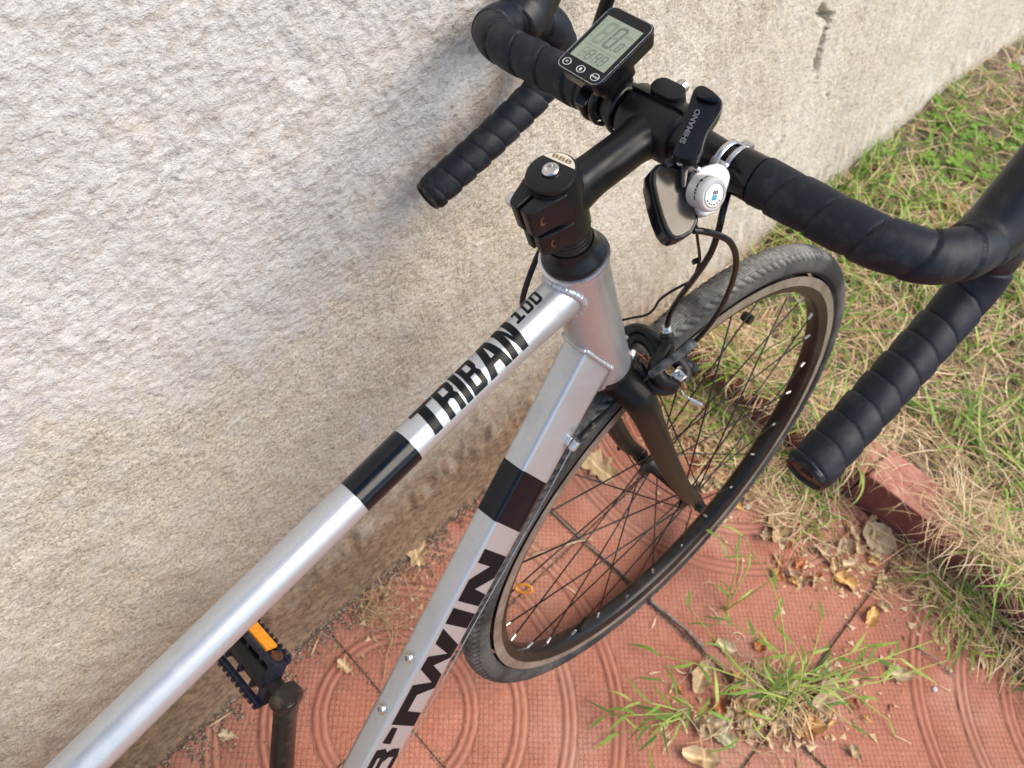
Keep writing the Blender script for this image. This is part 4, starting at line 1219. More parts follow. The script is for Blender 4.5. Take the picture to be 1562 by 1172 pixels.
# clamp band round the bar
for l, wd in ((-.0610, .0030), (-.0700, .0030)):
    th = np.linspace(0, 2 * pi, 41)
    Acc().tube(np.array([SC(.0142 * cos(a), .0142 * sin(a), l) for a in th]), .0016, 8, up=YS, sec=(1.5, .75)).make('clamp_band', M_ALU, sh)
V, F = [], []
for k in range(17):
    a = rad(-120 + 300 * k / 16)
    for l in (-.0725, -.0585):
        V.append(SC(.0137 * cos(a), .0137 * sin(a), l))
for k in range(16):
    if 9 <= k <= 12: continue
    F.append((2 * k, 2 * k + 1, 2 * k + 3, 2 * k + 2))
o = obj('clamp_band', V, F, M_ALU, sh); md = o.modifiers.new('s', 'SOLIDIFY'); md.thickness = .0018; md.offset = 1
V, F = lathe([(.0024, -.004), (.0028, -.003), (.0028, .003), (.0020, .004)], SC(.0165, .004, -.0655), YS, 16); Acc().add(V, F).make('clamp_screw', M_STEEL, sh)

# ---- front brake
br_ = bpy.data.objects.new('front_brake', None); link(br_, bike)
def pts(L): return catmull([px(*q) for q in L], 6)
Acc().tube(pts([(951, 520, .715), (957, 506, .715), (974, 502, .712), (992, 510, .705), (1006, 528, .700), (1014, 546, .697)]), .0062, 18, up=CZ, sec=(1.3, .9)).make('caliper_arm', M_MATT, br_)
Acc().tube(pts([(955, 532, .712), (966, 517, .710), (982, 518, .706), (996, 532, .700), (1004, 550, .695)]), .0056, 18, up=CZ, sec=(1.2, .9)).make('caliper_arm', M_MATT, br_)
Acc().tube(pts([(1018, 528, .690), (1008, 545, .688), (1000, 562, .690), (1010, 580, .690), (1030, 588, .690)]), .0080, 18, up=CZ, sec=(1.2, .9)).make('caliper_arm', M_MATT, br_)
Acc().tube(pts([(972, 560, .700), (985, 575, .700), (995, 590, .697), (1012, 594, .694), (1030, 590, .692)]), .0062, 16, up=CZ).make('caliper_arm', M_MATT, br_)
Acc().tube(pts([(1022, 545, .693), (1034, 552, .693), (1044, 566, .694), (1042, 582, .694)]), .0066, 16, up=CZ).make('caliper_arm', M_MATT, br_)
V, F = lathe([(.0001, -.010), (.0060, -.0098), (.0078, -.006), (.0080, -.001), (.0074, -.0005), (.0074, .0008), (.0080, .0012), (.0078, .007), (.0055, .0092), (.0001, .0095)], px(1047, 560, .702), CX * .78 - CY * .35 - CZ * .5, 28); Acc().add(V, F).make('brake_pad', M_PLAST, br_)
V, F = lathe([(.0088, 0), (.0088, .0014), (.0058, .0016), (.0056, .0050), (.0048, .0060), (.0047, .0100), (.0040, .0106), (.0024, .0106), (.0022, .007), (.0001, .007)], px(1031, 571, .688), CX * .62 - CY * .55 + CZ * .55, 24); Acc().add(V, F).make('cable_anchor_bolt', M_STEEL, br_)
V, F = lathe([(.0026, 0), (.0026, .006), (.0001, .0062)], px(1041, 585, .682), CX * .3 - CY * .9 + CZ * .3, 12); Acc().add(V, F).make('cable_anchor_bolt', M_BRASS, br_)
Acc().tube(pts([(1038, 590, .681), (1041, 600, .680), (1048, 607, .680), (1052, 609, .680)]), .0006, 8).make('cable_tail', M_STEEL, br_)
Acc().tube(pts([(1049, 606, .680), (1053, 609, .680), (1068, 617, .679), (1070, 618, .679)]), [.0009] * 6 + [.0017] * 9 + [.0013] * 4, 10).make('cable_tail', M_ALU, br_)
th = np.linspace(0, 5 * pi, 60)
Acc().tube(np.array([px(978, 549, .705) + (CX * .6 + CY * .5) * .0050 * cos(a) + (CX * -.3 + CY * .7) * .0056 * sin(a) + (CZ * .8 + CX * .4) * .0011 * a / pi for a in th]), .00075, 8).make('return_spring', M_BRASS, br_)
Acc().tube(pts([(962, 533, .700), (968, 535, .699), (978, 543, .698), (990, 553, .697)]), .00075, 8).make('return_spring', M_BRASS, br_)
V, F = lathe([(.0040, -.004), (.0048, -.003), (.0048, .003), (.0026, .004), (.0001, .004)], px(964, 541, .700), CX * .3 + CZ, 14); Acc().add(V, F).make('pivot_bolt', M_STEEL, br_)
dA = px(1018, 530, .688) - px(1016.5, 498, .684)
V, F = lathe([(.0001, 0), (.0036, 0), (.0046, .0010), (.0046, .0040), (.0054, .0045), (.0054, .0062), (.0052, .0065), (.0060, .0070), (.0064, .012), (.0056, .0125), (.0060, .013), (.0060, .018), (.0045, .022)], px(1016.5, 497, .684), dA, 24)
ad = Acc().add(V[:24 * 7], [f for f in F if max(f) < 24 * 7 and len(f) == 4] + [tuple(range(24))[::-1]]); ad.make('barrel_ferrule', M_STEEL, br_)
Acc().add(*lathe([(.0050, .0062), (.0062, .0068), (.0064, .010), (.0058, .0106), (.0064, .0112), (.0064, .0150), (.0058, .0156), (.0062, .0162), (.0060, .022), (.0045, .026)], px(1016.5, 497, .684), dA, 24)).make('barrel_adjuster', M_MATT, br_)

# ---- cables
cb = bpy.data.objects.new('cables', None); link(cb, bike)
Acc().tube(pts([(1112, 290, .513), (1103, 322, .512), (1096, 352, .52), (1084, 386, .54), (1062, 420, .57), (1038, 452, .61), (1023, 476, .65), (1017, 499, .6835)]), .0024, 14).make('brake_cable', M_CABLE, cb)
Acc().tube(pts([(1058, 352, .494), (1072, 353, .496), (1092, 358, .505), (1112, 368, .520), (1122, 388, .540), (1121, 415, .565), (1110, 448, .60), (1092, 482, .64), (1072, 508, .665), (1057, 523, .676), (1024, 548, .678), (994, 571, .686), (990, 574, .687)]), .0023, 14).make('gear_cable', M_CABLE, cb)
Acc().tube(pts([(1058, 522, .675), (1040, 538, .672), (1018, 553, .676), (993, 572, .686)]), .0040, 20, up=CZ).make('cable_sleeve', M_SLEEVE, cb)
FER = on_plane(877, 678, H0 + npv((0, -.0265, 0)), YL)
Acc().tube(catmull([px(996, 570, .686), px(960, 598, .700), px(925, 628, .706), px(900, 650, .708), on_plane(884, 667, H0 + npv((0, -.0275, 0)), YL)], 8), .0022, 14).make('gear_cable', M_CABLE, cb)
d_ = FER - on_plane(888, 662, H0 + npv((0, -.0275, 0)), YL); d_ /= np.linalg.norm(d_)
V, F = lathe([(.0024, -.004), (.0036, -.0035), (.0038, .004), (.0030, .006), (.0008, .0065)], FER, d_, 18); Acc().add(V, F).make('cable_stop', M_ALU, cb)
bm = prism_bm(rrect(.009, .010, .002, 4), FER + YL * .0035, DD, DN, -YL, .006, .0008, 1); bmobj('cable_stop', bm, M_ALU, cb, smooth=True, sharp=40)
sF = (FER - DTs) @ DD; wF = (FER - DTs) @ DN
Acc().tube(np.array([FER + d_ * .005, DTs + DD * (sF + .03) + YL * -.0262 + DN * (wF), DTs + DD * .30 + YL * -.0235 + DN * (wF * .8 - .004), DTs + DD * .60 + YL * -.020 + DN * -.018]), .0006, 8).make('bare_inner_wire', M_STEEL, cb)
Acc().tube(pts([(1062, 345, .500), (1064, 366, .515), (1067, 388, .540), (1066, 402, .553), (1056, 426, .580), (1040, 436, .592), (1022, 446, .60), (1006, 458, .61), (997, 472, .62), (985, 481, .63), (965, 485, .64), (945, 490, .655), (925, 500, .67)]), .0011, 10).make('sensor_wire', M_CABLE, cb)
th = np.linspace(0, 2 * pi, 17); zc_ = px(1071, 402, .556)
Acc().tube(np.array([zc_ + (CX * .75 + CY * .5) * .0042 * cos(a) + CZ * .0036 * sin(a) for a in th]), .0009, 8).make('zip_tie', M_PLAST, cb)
bm = prism_bm(rrect(.005, .004, .001, 3), px(1062, 398, .550), CX * .9 + CY * .4, CY * .9 - CX * .4, CZ, .004, .0006, 1); bmobj('zip_tie', bm, M_PLAST, cb)
Acc().tube(pts([(838, 352, .62), (826, 378, .622), (814, 405, .625), (804, 432, .63), (797, 460, .64), (800, 490, .655)]), .0025, 14).make('rear_brake_cable', M_CABLE, cb)

# ---- crank arm and pedal on the wall side, chainset on the other
crk = bpy.data.objects.new('crank', None); link(crk, bike)
P1 = on_plane(437, 1066, H0 + npv((0, .076, 0)), YL); Pb = BB + YL * .058
arm = catmull([Pb, Pb * .8 + P1 * .2 + YL * .004, Pb * .35 + P1 * .65 + YL * .003, P1 * .94 + Pb * .06, P1], 8); m = len(arm)
Acc().tube(arm, list(np.interp(np.linspace(0, 1, m), [0, .2, .6, .85, .95, 1], [.018, .0140, .0128, .0132, .0155, .0130])), 24, up=YL, sec=(.62, 1.05)).make('crank_arm', M_CRANK, crk, sharp=None)
V, F = lathe([(.0001, -.0085), (.012, -.0085), (.0155, -.0065), (.0160, -.002), (.0160, .003), (.0150, .0065), (.0110, .0075), (.0055, .0095), (.0050, .007), (.0001, .007)], P1, -YL, 32); Acc().add(V, F).make('crank_eye', M_CRANK, crk)
Pr = BB - YL * .062; P2 = Pr + (Pb - P1) * .98
Acc().tube(np.array([Pr, P2]), .012, 20, up=YL, sec=(.6, 1.05)).make('crank_arm', M_CRANK, crk)
for rr_c, l in ((.096, -.045), (.078, -.038)):
    V, F = lathe([(rr_c - .006, -.0018), (rr_c + .004, -.001), (rr_c + .004, .001), (rr_c - .006, .0018), (rr_c * .72, .0015), (rr_c * .72, -.0015)], BB + YL * l, YL, 96, closed=True)
    n = 96; F += [(5 * n + j, 5 * n + (j + 1) % n, (j + 1) % n, j) for j in range(n)]
    Acc().add(V, F).make('chainring', M_BLACK, crk)


def make_pedal(P1, sgn, D1):
    pd = bpy.data.objects.new('pedal', None); link(pd, bike)
    D1 = D1 / np.linalg.norm(D1); AXP = YL * sgn; D2 = np.cross(AXP, D1); D2 /= np.linalg.norm(D2)
    O = P1 + AXP * .066
    Acc().add(*lathe([(.0075, .010), (.0085, .014), (.0085, .020), (.0062, .022), (.0100, .026), (.0125, .034), (.0110, .060), (.0120, .096), (.0100, .106), (.0001, .107)], P1, AXP, 20)).make('pedal_spindle', M_PLAST, pd)
    bodyp = Acc()
    def bx(c1, c2, ca, s1, s2, sa, acc):
        c = O + D1 * c1 + D2 * c2 + AXP * ca
        V = [c + D1 * a * s1 / 2 + D2 * b * s2 / 2 + AXP * g * sa / 2 for a in (-1, 1) for b in (-1, 1) for g in (-1, 1)]
        acc.add(V, [(0, 1, 3, 2), (4, 6, 7, 5), (0, 4, 5, 1), (2, 3, 7, 6), (0, 2, 6, 4), (1, 5, 7, 3)])
    # end plates and cage rails with teeth
    for ca in (-.041, .043): bx(0, 0, ca, .052, .014, .010, bodyp)
    for c1 in (-.024, .024):
        for c2 in (-.008, .008): bx(c1 * 1.02, c2, 0, .006, .0045, .092, bodyp)
    for k in range(3): bx(0, 0, -.022 + .022 * k, .044, .010, .004, bodyp)
    bodyp.make('pedal_body', M_BLUE, pd, smooth=False)
    te = Acc()
    for c1 in (-.0275, .0275):
        for k in range(12):
            ca = -.042 + .0077 * k
            for c2 in (-.0105, .0105): bx(c1, c2, ca, .0040, .0030, .0036, te)
    te.make('pedal_teeth', M_BLUE, pd, smooth=False, kind='stuff')
    for s1 in (1,):
        rf_ = Acc(); bx(s1 * .0285, 0, .004, .003, .0130, .060, rf_); rf_.make('pedal_reflector', M_ORANGE, pd, smooth=False)
        for ca in (-.036, .044):
            c = O + D1 * s1 * .0270 + AXP * ca
            Acc().add(*lathe([(.0062, 0), (.0062, .0014), (.0036, .0018), (.0001, .0010)], c, D1 * s1, 14)).make('pedal_screw', M_RUST, pd)
    return pd


make_pedal(P1, 1, npv((.60, 0, .80)))
make_pedal(P2, -1, npv((1, 0, 0)))

# ------------------------------------------------------------------ vegetation and litter
CAMW = CAMP


def g(x, y, z=0.0):
    """where a sight line meets the height z"""
    d = CAMR.T @ npv(((x - 781) / FPX, -(y - 586) / FPX, -1.)); return CAMW + d * ((z - CAMW[2]) / d[2])


def ground_z(x, y):
    return np.where(np.asarray(x) > .535, .052 + .008 * samp(BIG, np.asarray(x) * .7, np.asarray(y) * .7) + .035 * smooth01(np.asarray(x), 1.2, 2.6) * smooth01(np.asarray(y), -.1, .3), np.where(np.asarray(x) > .45, .083, 0.0))


class Blades:
    def __init__(s): s.V = []; s.T = []; s.n = 0; s.F = []
    def add(s, base, az, length, el0, el1, width, tone, segs=5, twist=.0, side=0.):
        """base (n,3) ... vectorised curved strips"""
        n = len(base); t = np.linspace(0, 1, segs + 1)
        P = base.copy(); prev = None
        az_ = az.copy(); step = length / segs
        rows = []
        for k in range(segs + 1):
            el = el0 + (el1 - el0) * t[k]
            az_k = az + side * t[k] * 1.2
            d = np.stack([np.cos(el) * np.cos(az_k), np.cos(el) * np.sin(az_k), np.sin(el)], -1)
            w = width * (1.0 if k == 0 else 1) * max(.06, (1 - t[k] ** 2.2)) * (.55 + .45 * min(1, t[k] * 3))
            tw = az_k + pi / 2 + twist * t[k]
            sd_ = np.stack([np.cos(tw), np.sin(tw), np.sin(twist * t[k]) * .6 + 0 * tw], -1)
            rows.append((P - sd_ * w[:, None] * .5, P + sd_ * w[:, None] * .5))
            P = P + d * step[:, None]
        A = np.stack([np.stack(r, 1) for r in rows], 1)      # n, segs+1, 2, 3
        s.V.append(A.reshape(-1, 3)); s.T.append(np.repeat(tone, (segs + 1) * 2))
        k = np.arange(segs)
        q = np.stack([2 * k, 2 * k + 1, 2 * k + 3, 2 * k + 2], -1)[None] + (np.arange(n) * (segs + 1) * 2)[:, None, None] + s.n
        s.F.append(q.reshape(-1, 4)); s.n += n * (segs + 1) * 2
    def make(s, name, mat, parent=None, **k):
        V = np.concatenate(s.V); F = np.concatenate(s.F); me = bpy.data.meshes.new(name)
        me.vertices.add(len(V)); me.vertices.foreach_set('co', V.ravel()); me.loops.add(F.size); me.loops.foreach_set('vertex_index', F.ravel())
        me.polygons.add(len(F)); me.polygons.foreach_set('loop_start', np.arange(0, F.size, 4)); me.polygons.foreach_set('loop_total', np.full(len(F), 4)); me.polygons.foreach_set('use_smooth', np.ones(len(F), bool))
        me.update(calc_edges=True)
        at = me.attributes.new('tone', 'FLOAT', 'POINT'); at.data.foreach_set('value', np.concatenate(s.T).astype(np.float32)); me.materials.append(mat)
        return link(bpy.data.objects.new(name, me), parent, **k)


R = np.random.RandomState(21)


def scatter(n, x0, x1, y0, y1, clump=.8, seed=0, thr=-9):
    x = R.uniform(x0, x1, n * 4); y = R.uniform(y0, y1, n * 4)
    w = samp(BIG, x * 2.1 + seed, y * 2.1) * clump + samp(MID, x * .8 + seed, y * .8) * clump * .5
    keep = w + R.randn(len(x)) * .35 > thr
    keep &= y < .335 + .07 * ground_z(x, y) - .10 * smooth01(x, 1.75, 2.9) - .004
    x, y = x[keep][:n], y[keep][:n]
    return np.stack([x, y, ground_z(x, y)], -1)


green, straw = Blades(), Blades()
def put(bl, B, lmin, lmax, e0, e1, wmin, wmax, t0, t1, zup=.0, segs=5):
    n = len(B); B = B.copy(); B[:, 2] += R.uniform(-.002, zup + 1e-4, n)
    bl.add(B, R.uniform(0, 2 * pi, n), R.uniform(lmin, lmax, n), R.uniform(*e0, n), R.uniform(*e1, n), R.uniform(wmin, wmax, n), R.uniform(t0, t1, n), segs, side=R.randn(n) * .8)


# dry straw mat lying over the soil bank and spilling over the kerb
put(straw, scatter(7600, .545, 1.35, -1.0, .33, 1.1, 0, -.15), .05, .15, (-.1, .45), (-.6, .15), .0012, .0036, .05, 1, .03)
put(straw, scatter(5000, 1.3, 2.6, -1.2, .33, .8, 0, -.6), .06, .16, (-.1, .45), (-.5, .15), .0018, .0040, .1, .95, .022)
put(straw, scatter(1700, .42, .58, -.12, .33, .6, 1, -.6), .04, .13, (-.1, .6), (-.8, .1), .0010, .0024, .2, 1, .02)
put(straw, scatter(1900, .41, .60, -.75, -.26, .6, 1, -.6), .04, .13, (-.1, .7), (-.8, .1), .0010, .0024, .2, 1, .025)
put(straw, scatter(110, .45, .56, -.30, -.05, .9, 1, .2), .03, .09, (-.1, .5), (-.8, .1), .0009, .0018, .2, 1, .012)
put(straw, scatter(900, .44, .62, -.80, -.32, .5, 1, -.9), .03, .11, (0, .8), (-.9, .1), .0009, .0018, .2, 1, .02)
put(straw, scatter(1100, .29, .46, -.14, .30, .8, 2, -.3), .03, .10, (0, .5), (-.3, .1), .0010, .0024, .2, 1, .014)
put(straw, scatter(600, .36, .47, -.85, -.31, .6, 3, -.6), .03, .10, (0, .6), (-.4, .1), .0010, .0022, .1, .95, .024)
# green grass among it, in tufts
def tufts(n, x0, x1, y0, y1, per, spread, lmin, lmax, wmin, wmax, thr, seed, lean=(.15, 1.0)):
    C0 = scatter(n, x0, x1, y0, y1, .9, seed, thr)
    B = np.repeat(C0, per, 0) + np.concatenate([R.randn(len(C0) * per, 2) * spread, np.zeros((len(C0) * per, 1))], 1)
    B[:, 2] = ground_z(B[:, 0], B[:, 1])
    m = len(B)
    e0 = R.uniform(lean[0], lean[1], m)
    green.add(B, R.uniform(0, 2 * pi, m), R.uniform(lmin, lmax, m), e0, e0 - R.uniform(.3, 1.3, m), R.uniform(wmin, wmax, m), np.clip(R.normal(.5, .28, m), 0, 1), 6, side=R.randn(m) * .5)


tufts(150, .56, 1.25, -.85, .30, 12, .020, .05, .16, .0034, .0072, -.1, 5, (.15, 1.1))
tufts(300, 1.0, 1.9, -.6, .33, 8, .025, .04, .11, .0032, .0065, -.7, 5, (.2, 1.2))
tufts(90, 1.8, 2.7, -.6, .33, 8, .03, .03, .09, .0035, .006, -.5, 6)
tufts(30, .44, .57, -.08, .30, 7, .016, .05, .12, .0030, .0055, -.7, 7, (.2, 1.1))
tufts(34, .42, .60, -.75, -.30, 7, .016, .05, .13, .0030, .0058, -.7, 17, (.2, 1.1))
tufts(44, .34, .46, -.14, .24, 6, .012, .05, .11, .0028, .0050, -.6, 8, (.1, .8))
tufts(32, .38, .50, -.72, -.34, 6, .014, .05, .13, .0030, .0055, -.8, 9, (.2, .9))
tufts(26, .85, 1.35, .27, .345, 9, .015, .06, .14, .003, .005, -9, 10, (.5, 1.3))
straw.make('dry_straw', M_STRAW, kind='stuff')
green.make('grass', M_GREEN, kind='stuff')

# clover patches, bright green three-leaved ground cover by the wall
V, F, T = [], [], []
for cx_, cy_, nn_ in ((1.62, .22, 34), (1.46, .14, 26), (1.75, .06, 30), (1.34, .20, 14), (1.98, .16, 24)):
    for _ in range(nn_):
        x, y = cx_ + R.randn() * .075, cy_ + R.randn() * .055
        if y > .33: continue
        z = float(ground_z(x, y)) + R.uniform(.012, .04); r = R.uniform(.007, .013); a0 = R.uniform(0, 6.3)
        for k in range(3):
            a = a0 + k * 2.09; b0 = len(V); c = npv((x + cos(a) * r, y + sin(a) * r, z + R.uniform(-.002, .003)))
            V.append((x, y, z))
            for q in range(6):
                an = a - 1.9 + 3.8 * q / 5 ; V.append(tuple(c + npv((cos(an) * r * .85, sin(an) * r * .85, -.002 * (q in (0, 5)) + .0015 * (q % 2)))))
            for q in range(1, 6): F.append((b0, b0 + q, b0 + q + 1))
            T += [R.uniform(.2, .6)] * 7
o = obj('clover', V, F, M_GREEN, kind='stuff'); at = o.data.attributes.new('tone', 'FLOAT', 'POINT'); at.data.foreach_set('value', np.array(T, np.float32))


# weeds rooted in the paving joints: wiry stems with leaves, half dried
def weed(name, root, runs, label, seed, ndry=26):
    Rr = np.random.RandomState(seed); t = bpy.data.objects.new(name, None); link(t, label=label, cat='weed'); t.location = root
    gb, sb = Blades(), Blades()
    root0 = npv((0, 0, 0))
    stems = Acc()
    for (ex, ey, ez, nl, tone) in runs:
        off = npv((Rr.randn() * .016, Rr.randn() * .016, 0)) * (1 if len(runs) > 8 else .3)
        e = npv((ex, ey, 0)) ; e = e - npv((root[0], root[1], 0)); e[2] = ez
        mid = (e + off) * .5 + npv((Rr.randn() * .012, Rr.randn() * .012, ez * .6 + .018))
        P = catmull([root0 + off + npv((0, 0, .001)), mid, e], 8)
        stems.tube(P, list(np.linspace(.0013, .0007, len(P))), 6)
        idx = np.linspace(2, len(P) - 1, nl).astype(int)
        for j, i in enumerate(idx):
            d = P[min(i + 1, len(P) - 1)] - P[i - 1]; az = math.atan2(d[1], d[0]) + (-1) ** j * Rr.uniform(.2, .9)
            e0 = Rr.uniform(-.05, .45)
            gb.add(P[i][None], np.array([az]), np.array([Rr.uniform(.026, .062)]), np.array([e0]), np.array([e0 - Rr.uniform(.3, 1.0)]), np.array([Rr.uniform(.0032, .0062)]), np.array([np.clip(tone + Rr.randn() * .28, 0, 1)]), 6, side=Rr.randn() * .4)
    n = ndry
    az = Rr.uniform(0, 2 * pi, n)
    sb.add(Rr.randn(n, 3) * npv((.024, .024, 0)) + npv((0, 0, .002)), az, Rr.uniform(.03, .10, n), Rr.uniform(.1, .9, n), Rr.uniform(-.9, .1, n), Rr.uniform(.0010, .0028, n), Rr.uniform(.3, 1, n), 6, side=Rr.randn(n))
    gm = gb.make('leaf_blades', M_GREEN, t, kind='stuff'); sb.make('dry_stems', M_STRAW, t, kind='stuff')
    so = stems.make('stems', M_GREEN, t, sharp=None, kind='stuff'); at = so.data.attributes.new('tone', 'FLOAT', 'POINT'); at.data.foreach_set('value', np.full(len(so.data.vertices), .95, np.float32))
    return t


def gg(x, y): q = g(x, y); return q[0], q[1]
def runs(L): return [(*gg(x, y), z, nl, tone) for x, y, z, nl, tone in L]


weed('weed', (*gg(1185, 1065), 0), runs([(1090, 960, .05, 5, .45), (1105, 850, .09, 3, .6), (1000, 1005, .02, 4, .3), (1035, 940, .05, 4, .5), (1300, 1000, .05, 6, .4), (1410, 985, .03, 9, .35), (1365, 1010, .02, 6, .45),
     (1350, 1100, .01, 4, .5), (1290, 1110, .02, 4, .5), (1440, 1010, .01, 5, .4), (1150, 970, .08, 4, .35), (1230, 960, .06, 3, .8), (1075, 1050, .03, 4, .4), (1120, 1130, .02, 3, .6), (1160, 1010, .05, 4, .5), (1210, 1010, .05, 4, .4), (1100, 1010, .03, 4, .4), (1250, 1040, .03, 4, .5), (1330, 1040, .03, 5, .4), (1140, 1100, .02, 3, .5)]),
     'largest half-dried weed sprawling over the red tiles among brown leaves', 3, 130)
weed('weed', (*gg(1050, 1090), 0), runs([(960, 1075, .02, 6, .35), (920, 1095, .01, 7, .4), (985, 1150, .02, 5, .3), (1000, 1045, .03, 5, .4), (1085, 1070, .04, 4, .5), (940, 1120, .01, 5, .5)]),
     'small creeping weed with short green leaves nearest the bottom edge', 4, 14)
weed('weed', (*gg(1105, 930), 0), runs([(1090, 870, .06, 4, .35), (1075, 850, .08, 3, .4), (1160, 880, .08, 1, .9), (1075, 965, .03, 2, .6)]),
     'thin upright weed sprig just right of the front tyre', 5, 6)
weed('weed', (*gg(1455, 870), .01), runs([(1400, 800, .07, 4, .45), (1480, 940, .03, 4, .35), (1440, 930, .03, 4, .4), (1520, 860, .06, 5, .4), (1490, 800, .08, 5, .5)]),
     'green weed at the end of the kerb beside the dark soil corner', 6, 30)


# ---- dead leaves: curled, toothed or lobed sheets with a raised midrib
def leaf_mesh(seed, size, kind, curl, mat):
    Rr = np.random.RandomState(seed); nr, na = 7, 40; V = []
    ph = Rr.uniform(0, 6.3, 6)
    for i in range(nr + 1):
        t = i / nr
        for k in range(na):
            a = 2 * pi * k / na
            base = 1 / math.sqrt((cos(a) / 1.0) ** 2 + (sin(a) / (.62 if kind != 'round' else .85)) ** 2)
            if kind == 'lobed': base *= 1 + .26 * cos(7 * a + .3) * (abs(sin(a)) ** .4) + .06 * sin(19 * a + ph[0])
            elif kind == 'torn': base *= 1 + .16 * sin(3 * a + ph[1]) + .12 * sin(8 * a + ph[2]) + .05 * sin(17 * a + ph[3])
            else: base *= 1 + .045 * abs(sin(11 * a)) + .04 * sin(5 * a + ph[4])
            if kind == 'pointed': base *= (1 + .45 * max(0, cos(a)) ** 10) * (1 - .10 * abs(sin(6.5 * a + ph[0])) ** .6 + .10 * sin(3 * a + ph[2]))
            r = base * t * size / 2
            x, y = r * cos(a), r * sin(a)
            z = curl * size * ((y / size) ** 2 * 2.6 + .8 * (x / size) ** 2 * sin(ph[0])) + .05 * size * t * sin(3 * a + ph[5]) * curl * 2
            z += .018 * size * t * abs(sin(9 * a)) - .02 * size * math.exp(-(y / (size * .02)) ** 2)
            z += size * .055 * t * sin(14 * x / size + ph[1]) * cos(11 * y / size + ph[2]) + size * .03 * t * sin(23 * (x + y) / size + ph[3])
            V.append((x, y, z))
    F = [(i * na + k, i * na + (k + 1) % na, (i + 1) * na + (k + 1) % na, (i + 1) * na + k) for i in range(nr) for k in range(na)]
    st = sweep(catmull([(-size * .48, 0, .0), (-size * .62, size * .03, .003), (-size * .78, size * .10, .004)], 4), list(np.linspace(.0009, .0007, 9)), 5)
    n0 = len(V); V += [tuple(v) for v in st[0]]; F += [tuple(i + n0 for i in f) for f in st[1]]
    V = npv(V); V[:, 2] -= np.percentile(V[:, 2], 6) - .0012
    return mesh_from('dead_leaf', V, F, mat)


LEAVES = [
    (1338, 822, 0, .066, 'round', .25, 2, 20, 'big pale crumpled leaf lying against the foot of the kerb'),
    (1183, 808, 0, .052, 'torn', .7, 0, 200, 'tan torn leaf curling up between front tyre and pale big leaf'),
    (1288, 886, 0, .042, 'pointed', 1.0, 1, 250, 'folded ochre leaf pointing at the bottom edge, below the big pale leaf'),
    (1188, 858, 0, .020, 'torn', .5, 4, 40, 'small russet-red leaf scrap under the tan torn leaf'),
    (1072, 1030, 0, .050, 'pointed', .5, 0, 165, 'pointed tan leaf at the left side of the largest weed'),
    (1108, 988, 0, .036, 'torn', .5, 2, 80, 'squarish grey-tan leaf piece above the pointed tan leaf'),
    (1128, 1042, 0, .036, 'torn', .8, 1, 10, 'ochre leaf half hidden in the middle of the largest weed'),
    (1262, 1062, 0, .060, 'torn', .9, 2, 320, 'large dull brown curled leaf right of the largest weed'),
    (1232, 1112, 0, .044, 'pointed', .9, 1, 300, 'orange-brown curled leaf below the dull brown curled one'),
    (1098, 1118, 0, .052, 'pointed', .4, 3, 60, 'grey-green leaf below the largest weed'),
    (1074, 1158, 0, .050, 'pointed', .9, 0, 95, 'narrow tan leaf standing at the bottom edge left of the grey-green one'),
    (1328, 942, 0, .034, 'pointed', .8, 1, 340, 'small ochre leaf above the right runner of the weed'),
    (1372, 1030, 0, .040, 'torn', .5, 2, 100, 'pale leaf under the right runner of the weed'),
    (635, 843, 0, .050, 'lobed', .4, 0, 30, 'lobed tan leaf at the wall foot seen between the two frame tubes'),
    (912, 712, 0, .074, 'lobed', .4, 0, 60, 'lobed tan leaf seen through the front wheel left of the hub'),
    (1086, 690, 0, .046, 'torn', .7, 0, 130, 'upper brown leaf of the litter seen through the wheel right of the fork'),
    (1075, 735, 0, .040, 'torn', .6, 2, 220, 'lower pale leaf of the litter seen through the wheel right of the fork'),
    (1096, 738, 0, .022, 'round', .4, 3, 20, 'little round green leaf by the right rim and the fork end'),
    (1120, 770, 0, .030, 'torn', .7, 1, 70, 'ochre leaf just outside the front tyre near the axle'),
    (1450, 318, .06, .075, 'pointed', .9, 1, 345, 'upper orange leaf in the grass under the right brake hood'),
    (1440, 345, .06, .060, 'pointed', .9, 1, 355, 'lower orange leaf in the grass under the right brake hood'),
    (525, 1016, 0, .026, 'lobed', .7, 0, 70, 'small tan leaf on the tile joint left of the down tube'),
    (345, 1122, 0, .024, 'torn', .2, 2, 100, 'small grey scrap beside the left pedal'),
    (1180, 1105, 0, .030, 'torn', .9, 0, 200, 'crumpled tan leaf at the root of the largest weed'),
    (1160, 985, 0, .028, 'torn', .9, 4, 150, 'dark russet leaf bit above the largest weed'),
    (1225, 780, 0, .028, 'torn', .8, 0, 310, 'tan leaf bit between the bar end and the torn leaf'),
    (1345, 885, 0, .026, 'torn', .9, 0, 130, 'tan curled bit under the big pale leaf'),
    (1255, 800, 0, .024, 'torn', .8, 2, 60, 'pale leaf bit left of the big pale leaf'),
    (1550, 985, 0, .045, 'pointed', .9, 0, 190, 'tan leaf cut by the right edge on the soil corner'),
    (1500, 1010, 0, .020, 'torn', .9, 2, 190, 'pale crumb of leaf on bare tiles at the right'),
]
for i, (x, y, z, sz, kind, curl, mt, rotd, lab) in enumerate(LEAVES):
    me = leaf_mesh(100 + i, sz, kind, curl * .95, M_LEAF[mt])
    o = bpy.data.objects.new('dead_leaf', me); q = g(x, y, z + .004)
    o.location = q - npv((0, 0, .002)); o.rotation_euler = (rng.uniform(-.12, .12), rng.uniform(-.12, .12), rad(rotd + 30))
    link(o, label=lab, cat='leaf', group='dead leaves on the ground')


